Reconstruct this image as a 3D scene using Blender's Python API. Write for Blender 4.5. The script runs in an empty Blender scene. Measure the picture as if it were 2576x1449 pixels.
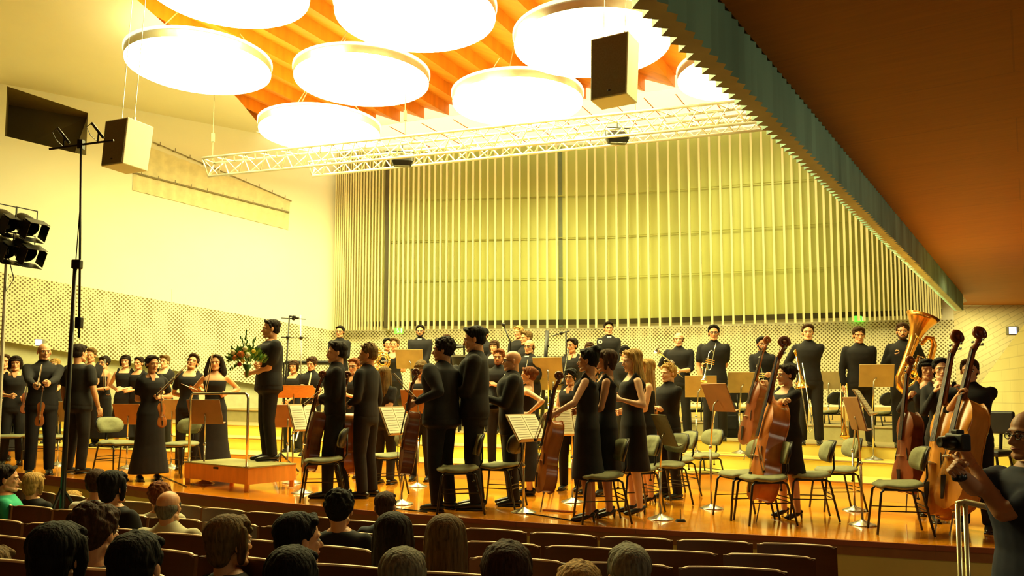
import bpy, bmesh, math, random
import numpy as np
from mathutils import Vector, Matrix, Euler
random.seed(7); np.random.seed(7)
V = Vector; R = math.radians; PI = math.pi
SC = bpy.context.scene; COL = SC.collection
# ------------------------------------------------------------------ camera, world, exposure
F = 2000.0; PP = (1288.0, 852.0); HZ = 1000.0; CH = 1.2
PITCH = math.atan((HZ - PP[1]) / F)
cd = bpy.data.cameras.new('camera'); cam = bpy.data.objects.new('camera', cd); COL.objects.link(cam)
cam.location = (0, 0, CH); cam.rotation_euler = (PI/2 + PITCH, 0, 0)
cd.sensor_fit = 'HORIZONTAL'; cd.sensor_width = 36; cd.lens = 36 * F / 2576
cd.shift_y = (PP[1] - 724.5) / 2576; cd.clip_end = 200; cd.clip_start = 0.05
SC.camera = cam
w = bpy.data.worlds.new('world'); SC.world = w; w.use_nodes = True
w.node_tree.nodes['Background'].inputs[0].default_value = (0.75, 0.55, 0.28, 1)
w.node_tree.nodes['Background'].inputs[1].default_value = 0.012
SC.view_settings.view_transform = 'Standard'; SC.view_settings.look = 'None'
SC.view_settings.gamma = 1; SC.view_settings.exposure = 0.0
try: SC.view_settings.use_curve_mapping = False
except Exception: pass
LAMP = 23.5           # radiance of the round lamps
LAMPCOL = (1.0, 0.93, 0.37)
hl = bpy.data.lights.new('rear_fill_light', 'AREA'); hl.shape = 'RECTANGLE'; hl.size = 2.4; hl.size_y = .3; hl.energy = 34; hl.color = (1, .90, .45)
ho = bpy.data.objects.new('rear_fill_light', hl); COL.objects.link(ho); ho.location = (3.2, -5.6, 2.3); ho.rotation_euler = (R(88), 0, 0)      # added unseen fill from behind the audience, lifts balcony edge and stage front
h2 = bpy.data.lights.new('side_fill_light', 'AREA'); h2.shape = 'RECTANGLE'; h2.size = 1.6; h2.size_y = .3; h2.energy = 30; h2.color = (1, .95, .62)
h2o = bpy.data.objects.new('side_fill_light', h2); COL.objects.link(h2o); h2o.location = (7.2, 2.4, 2.5); h2o.rotation_euler = (V((2.2, 5.6, 2.7)) - V((7.2, 2.4, 2.5))).to_track_quat('-Z', 'Y').to_euler()  # added unseen fill aimed at the ribbed balcony edge
SC.cycles.max_bounces = 6; SC.cycles.diffuse_bounces = 4; SC.cycles.glossy_bounces = 3
SC.cycles.transmission_bounces = 4; SC.cycles.sample_clamp_indirect = 8.0
SC.cycles.use_denoising = True

# ------------------------------------------------------------------ measuring helpers (reference frame 2576 x 1449)
FW = V((0, math.cos(PITCH), math.sin(PITCH))); UP = V((0, -math.sin(PITCH), math.cos(PITCH)))
def ray(x, y): return FW + V((1, 0, 0)) * ((x - PP[0]) / F) + UP * ((PP[1] - y) / F)
O = V((0, 0, CH))
def at(x, y, s):
    d = ray(x, y); return O + d * ((F / s) / d.y)
def onz(x, y, z):
    d = ray(x, y); return O + d * ((z - CH) / d.z)
TILT = -0.02
def fz(X, lev=0.0): return lev + TILT * X
def onf(x, y, lev=0.0):
    d = ray(x, y); t = (lev - CH) / (d.z - TILT * d.x); return O + d * t
# ------------------------------------------------------------------ materials
MATS = {}
def mat(name, col, rough=0.6, metal=0.0, var=0.08, scale=8.0, bump=0.0, emit=None, spec=0.4, stretch=None, sheen=0):
    if name in MATS: return MATS[name]
    m = bpy.data.materials.new(name); m.use_nodes = True; nt = m.node_tree; b = nt.nodes['Principled BSDF']
    b.inputs['Roughness'].default_value = rough; b.inputs['Metallic'].default_value = metal
    b.inputs['Specular IOR Level'].default_value = spec
    tc = nt.nodes.new('ShaderNodeTexCoord'); mp = nt.nodes.new('ShaderNodeMapping')
    nt.links.new(tc.outputs['Object'], mp.inputs['Vector'])
    if stretch: mp.inputs['Scale'].default_value = stretch
    n = nt.nodes.new('ShaderNodeTexNoise'); n.inputs['Scale'].default_value = scale; n.inputs['Detail'].default_value = 3
    nt.links.new(mp.outputs['Vector'], n.inputs['Vector'])
    cr = nt.nodes.new('ShaderNodeValToRGB')
    c0 = [max(0, c * (1 - var)) for c in col[:3]] + [1]; c1 = [min(1, c * (1 + var)) for c in col[:3]] + [1]
    cr.color_ramp.elements[0].color = c0; cr.color_ramp.elements[1].color = c1
    cr.color_ramp.elements[0].position = 0.3; cr.color_ramp.elements[1].position = 0.7
    nt.links.new(n.outputs['Fac'], cr.inputs['Fac']); nt.links.new(cr.outputs['Color'], b.inputs['Base Color'])
    if bump:
        bp = nt.nodes.new('ShaderNodeBump'); bp.inputs['Strength'].default_value = bump; bp.inputs['Distance'].default_value = 0.01
        nt.links.new(n.outputs['Fac'], bp.inputs['Height']); nt.links.new(bp.outputs['Normal'], b.inputs['Normal'])
    if emit:
        b.inputs['Emission Color'].default_value = (*emit[0], 1); b.inputs['Emission Strength'].default_value = emit[1]
    MATS[name] = m; return m
def nd(nt, t, **k):
    n = nt.nodes.new(t)
    for a, v in k.items(): setattr(n, a, v)
    return n
def mth(nt, op, a, b=None):
    n = nt.nodes.new('ShaderNodeMath'); n.operation = op
    for i, q in enumerate((a, b)):
        if q is None: continue
        if isinstance(q, (int, float)): n.inputs[i].default_value = q
        else: nt.links.new(q, n.inputs[i])
    return n.outputs[0]
def perf_mat():
    m = bpy.data.materials.new('perforated_board'); m.use_nodes = True; nt = m.node_tree; b = nt.nodes['Principled BSDF']
    uv = nd(nt, 'ShaderNodeUVMap'); sp = nd(nt, 'ShaderNodeSeparateXYZ'); nt.links.new(uv.outputs[0], sp.inputs[0])
    A = 0.082
    def dots(off):
        d = []
        for k in (0, 1):
            q = mth(nt, 'DIVIDE', sp.outputs[k], A); q = mth(nt, 'ADD', q, 100.0 + off); q = mth(nt, 'FRACT', q); q = mth(nt, 'SUBTRACT', q, 0.5)
            d.append(mth(nt, 'MULTIPLY', q, q))
        return mth(nt, 'LESS_THAN', mth(nt, 'ADD', d[0], d[1]), 0.205 ** 2)
    h = mth(nt, 'MAXIMUM', dots(0.0), dots(0.5))
    mx = nd(nt, 'ShaderNodeMix', data_type='RGBA'); nt.links.new(h, mx.inputs[0])
    mx.inputs[6].default_value = (0.74, 0.70, 0.46, 1); mx.inputs[7].default_value = (0.16, 0.12, 0.03, 1)
    nt.links.new(mx.outputs[2], b.inputs['Base Color']); b.inputs['Roughness'].default_value = 0.6
    return m
def plank_mat(name, c0, c1, pw, pl, rough, rot=0.0, gap=0.04, uvs=True, spec=0.5, gapcol=0.35):
    m = bpy.data.materials.new(name); m.use_nodes = True; nt = m.node_tree; b = nt.nodes['Principled BSDF']
    tc = nd(nt, 'ShaderNodeTexCoord'); mp = nd(nt, 'ShaderNodeMapping'); nt.links.new(tc.outputs['Object'], mp.inputs[0]); mp.inputs['Rotation'].default_value = (0, 0, rot)
    br = nd(nt, 'ShaderNodeTexBrick'); nt.links.new(mp.outputs[0], br.inputs['Vector'])
    br.inputs['Color1'].default_value = (*c0, 1); br.inputs['Color2'].default_value = (*c1, 1); br.inputs['Mortar'].default_value = (*[c * gapcol for c in c0], 1)
    br.inputs['Scale'].default_value = 1; br.inputs['Brick Width'].default_value = pl; br.inputs['Row Height'].default_value = pw; br.inputs['Mortar Size'].default_value = gap * pw
    br.inputs['Bias'].default_value = 0
    n = nd(nt, 'ShaderNodeTexNoise'); mp2 = nd(nt, 'ShaderNodeMapping'); nt.links.new(mp.outputs[0], mp2.inputs[0]); mp2.inputs['Scale'].default_value = (1.5, 18, 6)
    nt.links.new(mp2.outputs[0], n.inputs['Vector']); n.inputs['Scale'].default_value = 2
    mx = nd(nt, 'ShaderNodeMix', data_type='RGBA'); mx.blend_type = 'MULTIPLY'; mx.inputs[0].default_value = 0.45
    nt.links.new(br.outputs['Color'], mx.inputs[6]); nt.links.new(n.outputs['Color'], mx.inputs[7]); 
    bw = nd(nt, 'ShaderNodeRGBToBW'); nt.links.new(n.outputs['Color'], bw.inputs[0]); ad = mth(nt, 'ADD', bw.outputs[0], 0.45)
    cb = nd(nt, 'ShaderNodeCombineColor'); [nt.links.new(ad, cb.inputs[i]) for i in range(3)]
    nt.links.new(cb.outputs[0], mx.inputs[7]); nt.links.new(mx.outputs[2], b.inputs['Base Color'])
    b.inputs['Roughness'].default_value = rough; b.inputs['Specular IOR Level'].default_value = spec
    return m
def brick_mat(name, c, bw, bh, ang=0.0, line=0.75):
    m = bpy.data.materials.new(name); m.use_nodes = True; nt = m.node_tree; b = nt.nodes['Principled BSDF']
    uv = nd(nt, 'ShaderNodeUVMap'); mp = nd(nt, 'ShaderNodeMapping'); nt.links.new(uv.outputs[0], mp.inputs[0]); mp.inputs['Rotation'].default_value = (0, 0, ang)
    br = nd(nt, 'ShaderNodeTexBrick'); nt.links.new(mp.outputs[0], br.inputs['Vector'])
    br.inputs['Color1'].default_value = (*c, 1); br.inputs['Color2'].default_value = (*[q * 0.95 for q in c], 1); br.inputs['Mortar'].default_value = (*[q * line for q in c], 1)
    br.inputs['Scale'].default_value = 1; br.inputs['Brick Width'].default_value = bw; br.inputs['Row Height'].default_value = bh; br.inputs['Mortar Size'].default_value = 0.008
    nt.links.new(br.outputs['Color'], b.inputs['Base Color']); b.inputs['Roughness'].default_value = 0.7
    return m
M_PLAS = mat('white_plaster', (0.88, 0.86, 0.70), 0.8, var=0.03, scale=0.7)
M_PERF = perf_mat()
M_PANEL = mat('pale_metal_panel', (0.46, 0.47, 0.13), 0.42, 0.15, var=0.14, scale=0.9, stretch=(1, 1, 0.35))
M_FIN = mat('cream_slat', (0.74, 0.66, 0.36), 0.45, var=0.05, scale=2)
M_STAGE = plank_mat('stage_parquet', (1.0, 0.36, 0.012), (0.95, 0.30, 0.008), 0.14, 1.6, 0.20, rot=R(-38), gap=0.03)
M_STAGE.node_tree.nodes['Principled BSDF'].inputs['Coat Weight'].default_value = 1.0; M_STAGE.node_tree.nodes['Principled BSDF'].inputs['Coat Roughness'].default_value = 0.08
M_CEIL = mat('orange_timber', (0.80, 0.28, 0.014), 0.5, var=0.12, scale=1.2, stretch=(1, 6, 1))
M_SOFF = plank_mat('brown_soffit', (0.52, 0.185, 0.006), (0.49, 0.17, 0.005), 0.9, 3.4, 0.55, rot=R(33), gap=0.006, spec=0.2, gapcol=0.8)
M_EDGE = mat('red_brown_edge', (0.32, 0.085, 0.02), 0.4, var=0.1, scale=3)
M_FASC = mat('cream_stage_front', (0.66, 0.54, 0.12), 0.7, var=0.06, scale=2)
M_RISE = mat('yellow_riser', (0.92, 0.76, 0.20), 0.4, var=0.05, scale=2)
M_TREAD = mat('riser_tread', (0.88, 0.66, 0.15), 0.4, var=0.06, scale=3)
M_GREEN = mat('green_ribbed_metal', (0.34, 0.62, 0.46), 0.35, 0.15, var=0.3, scale=3, stretch=(1, 1, 0.2))
M_OLIVE = mat('olive_edge_metal', (0.62, 0.62, 0.36), 0.5, 0.0, var=0.15, scale=3)
M_SEAT = mat('seat_wood', (0.11, 0.034, 0.006), 0.38, var=0.15, scale=3, stretch=(1, 1, 5))
M_SEATTOP = mat('seat_edge_wood', (0.80, 0.60, 0.40), 0.3, var=0.06, scale=3)
M_CUSH = mat('green_grey_upholstery', (0.20, 0.20, 0.10), 0.8, var=0.1, scale=30, bump=0.1)
M_BLACK = mat('black_metal', (0.010, 0.009, 0.008), 0.35, var=0.2, scale=5)
M_BLKPL = mat('black_shell', (0.012, 0.010, 0.010), 0.45, var=0.2, scale=5)
M_CHROME = mat('brushed_steel', (0.60, 0.56, 0.45), 0.25, 0.9, var=0.05, scale=10)
M_TRUSS = mat('aluminium_tube', (0.78, 0.74, 0.60), 0.35, 0.5, var=0.04, scale=10)
M_SPKR = mat('beige_speaker_paint', (0.66, 0.64, 0.44), 0.6, var=0.04, scale=4)
M_SPKG = mat('olive_speaker_grille', (0.16, 0.15, 0.07), 0.7, var=0.1, scale=60)
M_ORW = mat('orange_wood_box', (0.62, 0.25, 0.035), 0.4, var=0.1, scale=3, stretch=(6, 6, 1))
M_PODT = mat('grey_green_top', (0.28, 0.26, 0.10), 0.8, var=0.1, scale=10)
M_DESK = mat('tan_desk', (0.46, 0.33, 0.15), 0.55, var=0.1, scale=6)
M_DESKB = mat('brown_desk', (0.34, 0.16, 0.06), 0.5, var=0.1, scale=6)
M_PAPER = mat('sheet_music_paper', (0.86, 0.82, 0.62), 0.7, var=0.03, scale=20)
M_INK = mat('ink', (0.25, 0.22, 0.14), 0.7)
M_BRASS = mat('brass', (0.85, 0.50, 0.12), 0.18, 0.95, var=0.1, scale=6)
M_SILV = mat('silver_plate', (0.82, 0.80, 0.70), 0.15, 0.95, var=0.04, scale=6)
M_GOLD = mat('copper_brass', (0.80, 0.36, 0.07), 0.2, 0.9, var=0.15, scale=5)
M_VARN = mat('amber_varnish', (0.42, 0.125, 0.022), 0.22, var=0.2, scale=4, stretch=(3, 3, 0.6))
M_VARNL = mat('golden_varnish', (0.56, 0.22, 0.03), 0.2, var=0.2, scale=4, stretch=(3, 3, 0.6))
M_VARND = mat('dark_varnish', (0.16, 0.045, 0.015), 0.22, var=0.25, scale=4, stretch=(3, 3, 0.6))
M_EBON = mat('ebony', (0.015, 0.010, 0.008), 0.3)
M_BOW = mat('bow_stick', (0.35, 0.20, 0.08), 0.35)
M_HAIRW = mat('bow_hair', (0.75, 0.68, 0.5), 0.6)
M_CLOTH = mat('black_cloth', (0.0075, 0.0055, 0.006), 0.9, var=0.25, scale=14)
M_CLOTHN = mat('charcoal_cloth', (0.011, 0.009, 0.008), 0.9, var=0.25, scale=14)
M_NAVY = mat('navy_cloth', (0.014, 0.018, 0.04), 0.85, var=0.2, scale=14)
M_LEATH = mat('black_leather', (0.012, 0.010, 0.009), 0.3)
M_WSH = mat('white_shirt_cloth', (0.75, 0.72, 0.62), 0.8)
M_BEIGE = mat('beige_shirt_cloth', (0.50, 0.46, 0.30), 0.85)
M_GRNSH = mat('green_shirt_cloth', (0.03, 0.42, 0.24), 0.85)
M_YGSH = mat('yellow_green_cloth', (0.45, 0.47, 0.10), 0.85)
M_SKIN = mat('skin_warm', (0.62, 0.31, 0.15), 0.5, var=0.05, scale=12)
M_SKIND = mat('skin_tan', (0.45, 0.21, 0.10), 0.5, var=0.05, scale=12)
M_SKINP = mat('skin_pale', (0.72, 0.42, 0.24), 0.5, var=0.05, scale=12)
M_EYE = mat('eye_white', (0.75, 0.70, 0.62), 0.3); M_IRIS = mat('eye_iris', (0.02, 0.012, 0.008), 0.2)
M_LIP = mat('lips', (0.38, 0.09, 0.06), 0.45); M_TEETH = mat('teeth', (0.8, 0.76, 0.65), 0.3)
HAIR = {k: mat('hair_' + k, c, 0.75, var=.45, scale=26, bump=1.0, spec=.15, stretch=(3, 3, .35)) for k, c in dict(black=(.008, .006, .005), dark=(.016, .009, .005), brown=(.045, .02, .008), red=(.15, .045, .010),
    blond=(.36, .21, .06), dblond=(.12, .07, .022), grey=(.16, .145, .10)).items()}
# ------------------------------------------------------------------ mesh builder
class MB:
    def __init__(s): s.v = []; s.f = []; s.m = []
    def add(s, vs, fs, mi=0):
        o = len(s.v); s.v += [tuple(p) for p in vs]; s.f += [tuple(i + o for i in f) for f in fs]; s.m += [mi] * len(fs); return s
    def box(s, c, d, mi=0, rot=None, bev=0.0):
        x, y, z = [q / 2 for q in d]; P = [V((a * x, b * y, e * z)) for e in (-1, 1) for a, b in ((-1, -1), (1, -1), (1, 1), (-1, 1))]
        if rot is not None: P = [rot @ p for p in P]
        c = V(c); return s.add([p + c for p in P], [(3, 2, 1, 0), (4, 5, 6, 7), (0, 1, 5, 4), (1, 2, 6, 5), (2, 3, 7, 6), (3, 0, 4, 7)], mi)
    def tube(s, pts, r, n=8, mi=0, cap=True, flat=1.0, round_=False):
        pts = [V(p) for p in pts]; k = len(pts); rs = r if isinstance(r, (list, tuple)) else [r] * k
        if round_:
            a = (pts[0] - pts[1]).normalized(); b = (pts[-1] - pts[-2]).normalized()
            pts = [pts[0] + a * rs[0] * .95, pts[0] + a * rs[0] * .7] + pts + [pts[-1] + b * rs[-1] * .7, pts[-1] + b * rs[-1] * .95]
            rs = [rs[0] * .3, rs[0] * .71] + list(rs) + [rs[-1] * .71, rs[-1] * .3]; k = len(pts)
        vs = []; up = None
        for i, p in enumerate(pts):
            t = (pts[min(i + 1, k - 1)] - pts[max(i - 1, 0)])
            t = t.normalized() if t.length > 1e-9 else V((0, 0, 1))
            if up is None: up = V((0, 0, 1)) if abs(t.z) < 0.9 else V((0, 1, 0))
            a = t.cross(up); a = a.normalized() if a.length > 1e-6 else V((1, 0, 0)); b = a.cross(t).normalized(); up = b
            vs += [p + (a * math.cos(2 * PI * j / n) + b * (math.sin(2 * PI * j / n) * flat)) * rs[i] for j in range(n)]
        fs = [(i * n + j, i * n + (j + 1) % n, (i + 1) * n + (j + 1) % n, (i + 1) * n + j) for i in range(k - 1) for j in range(n)]
        if cap: fs += [tuple(range(n - 1, -1, -1)), tuple((k - 1) * n + j for j in range(n))]
        return s.add(vs, fs, mi)
    def ell(s, c, r, nu=12, nv=8, mi=0, rot=None):
        r = (r, r, r) if isinstance(r, (int, float)) else r; c = V(c); vs = []
        for i in range(1, nv):
            th = PI * i / nv
            for j in range(nu):
                p = V((r[0] * math.sin(th) * math.cos(2 * PI * j / nu), r[1] * math.sin(th) * math.sin(2 * PI * j / nu), r[2] * math.cos(th)))
                vs.append(c + (rot @ p if rot is not None else p))
        for q in (1, -1):
            p = V((0, 0, q * r[2])); vs.append(c + (rot @ p if rot is not None else p))
        T = len(vs) - 2; B = T + 1; L = (nv - 2) * nu
        fs = [(i * nu + j, (i + 1) * nu + j, (i + 1) * nu + (j + 1) % nu, i * nu + (j + 1) % nu) for i in range(nv - 2) for j in range(nu)]
        fs += [(T, j, (j + 1) % nu) for j in range(nu)] + [(B, L + (j + 1) % nu, L + j) for j in range(nu)]
        return s.add(vs, fs, mi)
    def loft(s, rings, n=20, mi=0, cap=True):
        # rings: (cx,cy,cz,rx,ry[,power])
        vs = []
        for q in rings:
            for j in range(n):
                a = 2 * PI * j / n; c, sn = math.cos(a), math.sin(a)
                if len(q) > 5: c = math.copysign(abs(c) ** q[5], c); sn = math.copysign(abs(sn) ** q[5], sn)
                vs.append((q[0] + q[3] * c, q[1] + q[4] * sn, q[2]))
        k = len(rings); fs = [(i * n + j, i * n + (j + 1) % n, (i + 1) * n + (j + 1) % n, (i + 1) * n + j) for i in range(k - 1) for j in range(n)]
        if cap: fs += [tuple(range(n - 1, -1, -1)), tuple((k - 1) * n + j for j in range(n))]
        return s.add(vs, fs, mi)
    def lathe(s, prof, n=24, mi=0, c=(0, 0, 0), rot=None):
        c = V(c); vs = []
        for r, z in prof:
            for j in range(n):
                p = V((r * math.cos(2 * PI * j / n), r * math.sin(2 * PI * j / n), z)); vs.append(c + (rot @ p if rot is not None else p))
        k = len(prof); return s.add(vs, [(i * n + j, i * n + (j + 1) % n, (i + 1) * n + (j + 1) % n, (i + 1) * n + j) for i in range(k - 1) for j in range(n)], mi)
    def mesh(s, name, mats, smooth=True, uv=None):
        me = bpy.data.meshes.new(name); me.from_pydata([tuple(v) for v in s.v], [], s.f)
        for m in (mats if isinstance(mats, (list, tuple)) else [mats]): me.materials.append(m)
        me.polygons.foreach_set('material_index', s.m)
        if smooth is True: me.polygons.foreach_set('use_smooth', [True] * len(s.f))
        if uv:
            l = me.uv_layers.new(name='UVMap')
            for lp in me.loops: l.data[lp.index].uv = uv[lp.vertex_index]
        me.update(); return me
def link(name, me, parent=None, bevel=0.0):
    o = bpy.data.objects.new(name, me); COL.objects.link(o)
    if parent: o.parent = parent
    if bevel:
        b = o.modifiers.new('bevel', 'BEVEL'); b.width = bevel; b.segments = 2; b.limit_method = 'ANGLE'
    return o
def obj(name, mb, mats, parent=None, smooth=False, bevel=0.0, uv=None, fix=True):
    me = mb.mesh(name, mats, smooth, uv)
    if fix and not uv:
        bm = bmesh.new(); bm.from_mesh(me); bmesh.ops.recalc_face_normals(bm, faces=bm.faces); bm.to_mesh(me); bm.free()
    return link(name, me, parent, bevel)
def tag(o, label=None, cat=None, group=None, kind=None):
    if label: o['label'] = label
    if cat: o['category'] = cat
    if group: o['group'] = group
    if kind: o['kind'] = kind
    return o
def thing(name, label, cat, loc=(0, 0, 0), rz=0.0, group=None, scale=1.0):
    o = bpy.data.objects.new(name, None); COL.objects.link(o); o.empty_display_size = 0.2
    o.location = loc; o.rotation_euler = (0, 0, rz); o.scale = (scale,) * 3
    return tag(o, label, cat, group)
def copytree(o, parent=None):
    c = o.copy(); COL.objects.link(c); c.parent = parent
    for ch in o.children: copytree(ch, c)
    return c
def struct(o): o['kind'] = 'structure'; return o
_tmp = bpy.data.meshes.new('tmp')
def remesh(mb, voxel, it=4, fac=0.5):
    me = mb.mesh('t', M_SKIN, False); o = bpy.data.objects.new('t', me); COL.objects.link(o)
    r = o.modifiers.new('r', 'REMESH'); r.mode = 'VOXEL'; r.voxel_size = voxel; r.adaptivity = 0
    sm = o.modifiers.new('s', 'SMOOTH'); sm.factor = fac; sm.iterations = it
    dg = bpy.context.evaluated_depsgraph_get(); ev = o.evaluated_get(dg); m2 = ev.to_mesh()
    n = len(m2.vertices); co = np.empty(n * 3, np.float32); m2.vertices.foreach_get('co', co)
    fs = [tuple(p.vertices) for p in m2.polygons]
    ev.to_mesh_clear(); bpy.data.objects.remove(o); bpy.data.meshes.remove(me)
    return co.reshape(-1, 3), fs
def addm(mb, vf, M=None, mi=0):
    co, fs = vf
    if M is not None:
        A = np.array(M.to_3x3()); t = np.array(M.translation); co = co @ A.T + t
        if M.to_3x3().determinant() < 0: fs = [tuple(reversed(f)) for f in fs]
    mb.add(co.tolist(), fs, mi)
#@@ROOM
# ================================================================== ROOM
CEZ = 7.3
WX0, WY0 = -9.8, 15.2; WSL = (19.2 - 15.2) / (9.8 - 4.25)      # left wall runs obliquely from beside the stage to the corner
def wallL(X, z): return V((X, WY0 + (X - WX0) * WSL, z))
def onwall(x, y):
    r = ray(x, y); t = (WY0 - WX0 * WSL) / (r.y - r.x * WSL); return O + r * t
def zperf(X): return 2.29 - (X + 9.8) * 0.20
def ztop(X): return 3.60 - (X + 9.8) * 0.144
HO = [onwall(18, 217), onwall(221, 284), onwall(196, 388), onwall(18, 343)]
xs_ = [-15, -12, -10.4] + [HO[0].x, (HO[0].x + HO[1].x) / 2, HO[1].x] + [-8.3, -7.5, -6.7, -6, -5.2, -4.25]; xs_.sort(); hi_ = xs_.index(HO[0].x)
rows = [lambda d: -0.9, lambda d: 0.6, zperf, ztop, lambda d: 4.6, 'lo', 'hi', lambda d: CEZ]
mb = MB(); uv = []
for d in xs_:
    t = min(1, max(0, (d - HO[0].x) / (HO[1].x - HO[0].x)))
    for r_ in rows:
        z = (HO[3].z + (HO[2].z - HO[3].z) * t) if r_ == 'lo' else ((HO[0].z + (HO[1].z - HO[0].z) * t) if r_ == 'hi' else r_(d)); p = wallL(d, z); mb.v.append(tuple(p)); uv.append((d * 1.233, p.z))
nr = len(rows)
for i in range(len(xs_) - 1):
    for j in range(nr - 1):
        if j == 5 and i in (hi_, hi_ + 1): continue
        mb.f.append((i * nr + j, (i + 1) * nr + j, (i + 1) * nr + j + 1, i * nr + j + 1)); mb.m.append(1 if j == 2 else 0)
keep = [(f, m_) for f, m_ in zip(mb.f, mb.m) if (f[0] % nr) >= 2]; mb.f = [a for a, b in keep]; mb.m = [b for a, b in keep]
struct(obj('wall_left', mb, [M_PLAS, M_PERF], uv=uv))
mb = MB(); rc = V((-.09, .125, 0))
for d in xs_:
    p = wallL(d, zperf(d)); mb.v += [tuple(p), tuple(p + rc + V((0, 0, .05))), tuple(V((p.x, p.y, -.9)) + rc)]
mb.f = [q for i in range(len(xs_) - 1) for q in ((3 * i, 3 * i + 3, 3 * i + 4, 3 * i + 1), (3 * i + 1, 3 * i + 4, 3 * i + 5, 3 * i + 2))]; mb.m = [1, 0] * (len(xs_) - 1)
struct(obj('wall_left_recess', mb, [mat('shaded_grey_green', (0.50, 0.50, 0.30), .7), mat('dark_reveal', (0.20, 0.15, 0.05), 0.7)], fix=False))  # grey-green wall and dark underside carry the overhang's shade in their colour
ln = MB(); ln.tube([onwall(432, 728), onwall(432, 760)], .006, 4); tag(obj('wall_wire', ln, M_OLIVE), 'short thin vertical wire on the bright left wall above the perforated band', 'wire')
# opening in the left wall (control room window)
mb = MB(); a, b, c_, d_ = wallL(HO[0].x, HO[3].z), wallL(HO[1].x, HO[2].z), wallL(HO[1].x, HO[1].z), wallL(HO[0].x, HO[0].z)
off = V((-0.6, 1.0, 0)); A2, B2, C2, D2 = a + off, b + off * .5 + V((-.25, 0, .1)), c_ + off * .3, d_ + off
mb.add([a, b, c_, d_, A2, B2, C2, D2], [(0, 1, 5, 4), (3, 2, 6, 7), (0, 3, 7, 4)], 1); mb.add([b, c_, C2, B2], [(0, 1, 2, 3)], 0); mb.add([A2, B2, C2, D2], [(0, 1, 2, 3)], 2)
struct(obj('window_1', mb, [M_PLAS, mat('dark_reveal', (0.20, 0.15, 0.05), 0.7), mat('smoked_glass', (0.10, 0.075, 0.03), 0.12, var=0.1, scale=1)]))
# back wall
BW = [(-4.25, 19.2), (1.97, 18.6), (4.07, 18.0), (7.1, 17.0), (9.1, 16.3), (13.5, 16.3)]
mb = MB(); uv = []; acc = 0; brow = [-0.9, 1.05, 2.8, CEZ + 0.02]
for i, (X, Y) in enumerate(BW):
    if i: acc += math.dist(BW[i], BW[i - 1])
    for z in brow: mb.v.append((X, Y, z)); uv.append((acc, z))
for i in range(len(BW) - 1):
    for j in range(3):
        mb.f.append((i * 4 + j, (i + 1) * 4 + j, (i + 1) * 4 + j + 1, i * 4 + j + 1))
        mb.m.append({0: 0, 1: 1, 2: 2}[j] if i < 4 else 3)
struct(obj('wall_back', mb, [M_PLAS, M_PERF, M_PLAS, brick_mat('white_brick_diagonal', (0.74, 0.66, 0.36), 0.5, 0.10, R(-28), 0.72)], uv=uv))
def onback(x, off=0.0):
    u = (x - PP[0]) / F   # X/Y at horizon height is close enough for upright members
    for (x0, y0), (x1, y1) in zip(BW, BW[1:]):
        dx, dy = x1 - x0, y1 - y0; den = (dx - u * dy)
        if abs(den) < 1e-9: continue
        t = (u * y0 - x0) / den
        if -0.001 <= t <= 1.001:
            n = V((dy, -dx, 0)).normalized(); return V((x0 + dx * t, y0 + dy * t, 0)) + n * off, math.atan2(dy, dx)
    return None, 0
# floors
mb = MB(); mb.add([(-9, -6, -0.9), (14, -6, -0.9), (14, 20, -0.9), (-9, 20, -0.9)], [(0, 1, 2, 3)])
struct(obj('floor', mb, plank_mat('auditorium_parquet', (0.16, 0.06, 0.015), (0.13, 0.05, 0.012), 0.12, 1.2, 0.4)))
# stage outline measured along its front edge
EDGE = [onf(x, y) for x, y in ((-250, 1163), (50, 1189), (230, 1208), (450, 1238), (600, 1254), (950, 1286), (1300, 1312), (1600, 1330), (1900, 1345), (2350, 1371), (2512, 1379), (2515, 1379))]
EDGE[-1] = V((EDGE[-2].x + 0.02, EDGE[-2].y + 0.5, 0))
BASE1 = [onf(x, y) for x, y in ((-250, 1136), (270, 1162), (800, 1188), (1330, 1211), (1712, 1228), (1871, 1237), (2050, 1249), (2307, 1268), (2560, 1288))]
def prism(front, back, ztop, zbot, m0, m1, name, edge=None):
    mb = MB(); P = [V((p.x, p.y, 0)) for p in front] + [V((p.x, p.y, 0)) for p in reversed(back)]
    n = len(P); top = [V((p.x, p.y, fz(p.x, ztop))) for p in P]; bot = [V((p.x, p.y, zbot if zbot < -0.3 else fz(p.x, zbot))) for p in P]
    mb.add(top, [tuple(range(n))], 0)
    mb.add(top + bot, [(i, i + n, (i + 1) % n + n, (i + 1) % n) for i in range(n)], 1)
    return obj(name, mb, [m0, m1])
FAR = [V((-7.2, 19.9, 0)), V((14, 19.9, 0))]
fr = EDGE; 
mb = MB(); top = [V((p.x, p.y, fz(p.x))) for p in fr[:-1] + [V((8.5, 7.6, 0)), V((13, 12, 0)), FAR[1], FAR[0], V((-11, 15, 0))]]
mb.add(top, [tuple(range(len(top)))], 0); struct(obj('floor_stage', mb, M_STAGE))
def strip(pts, z0, z1, out, mats, name, mi=0):
    pass
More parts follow.
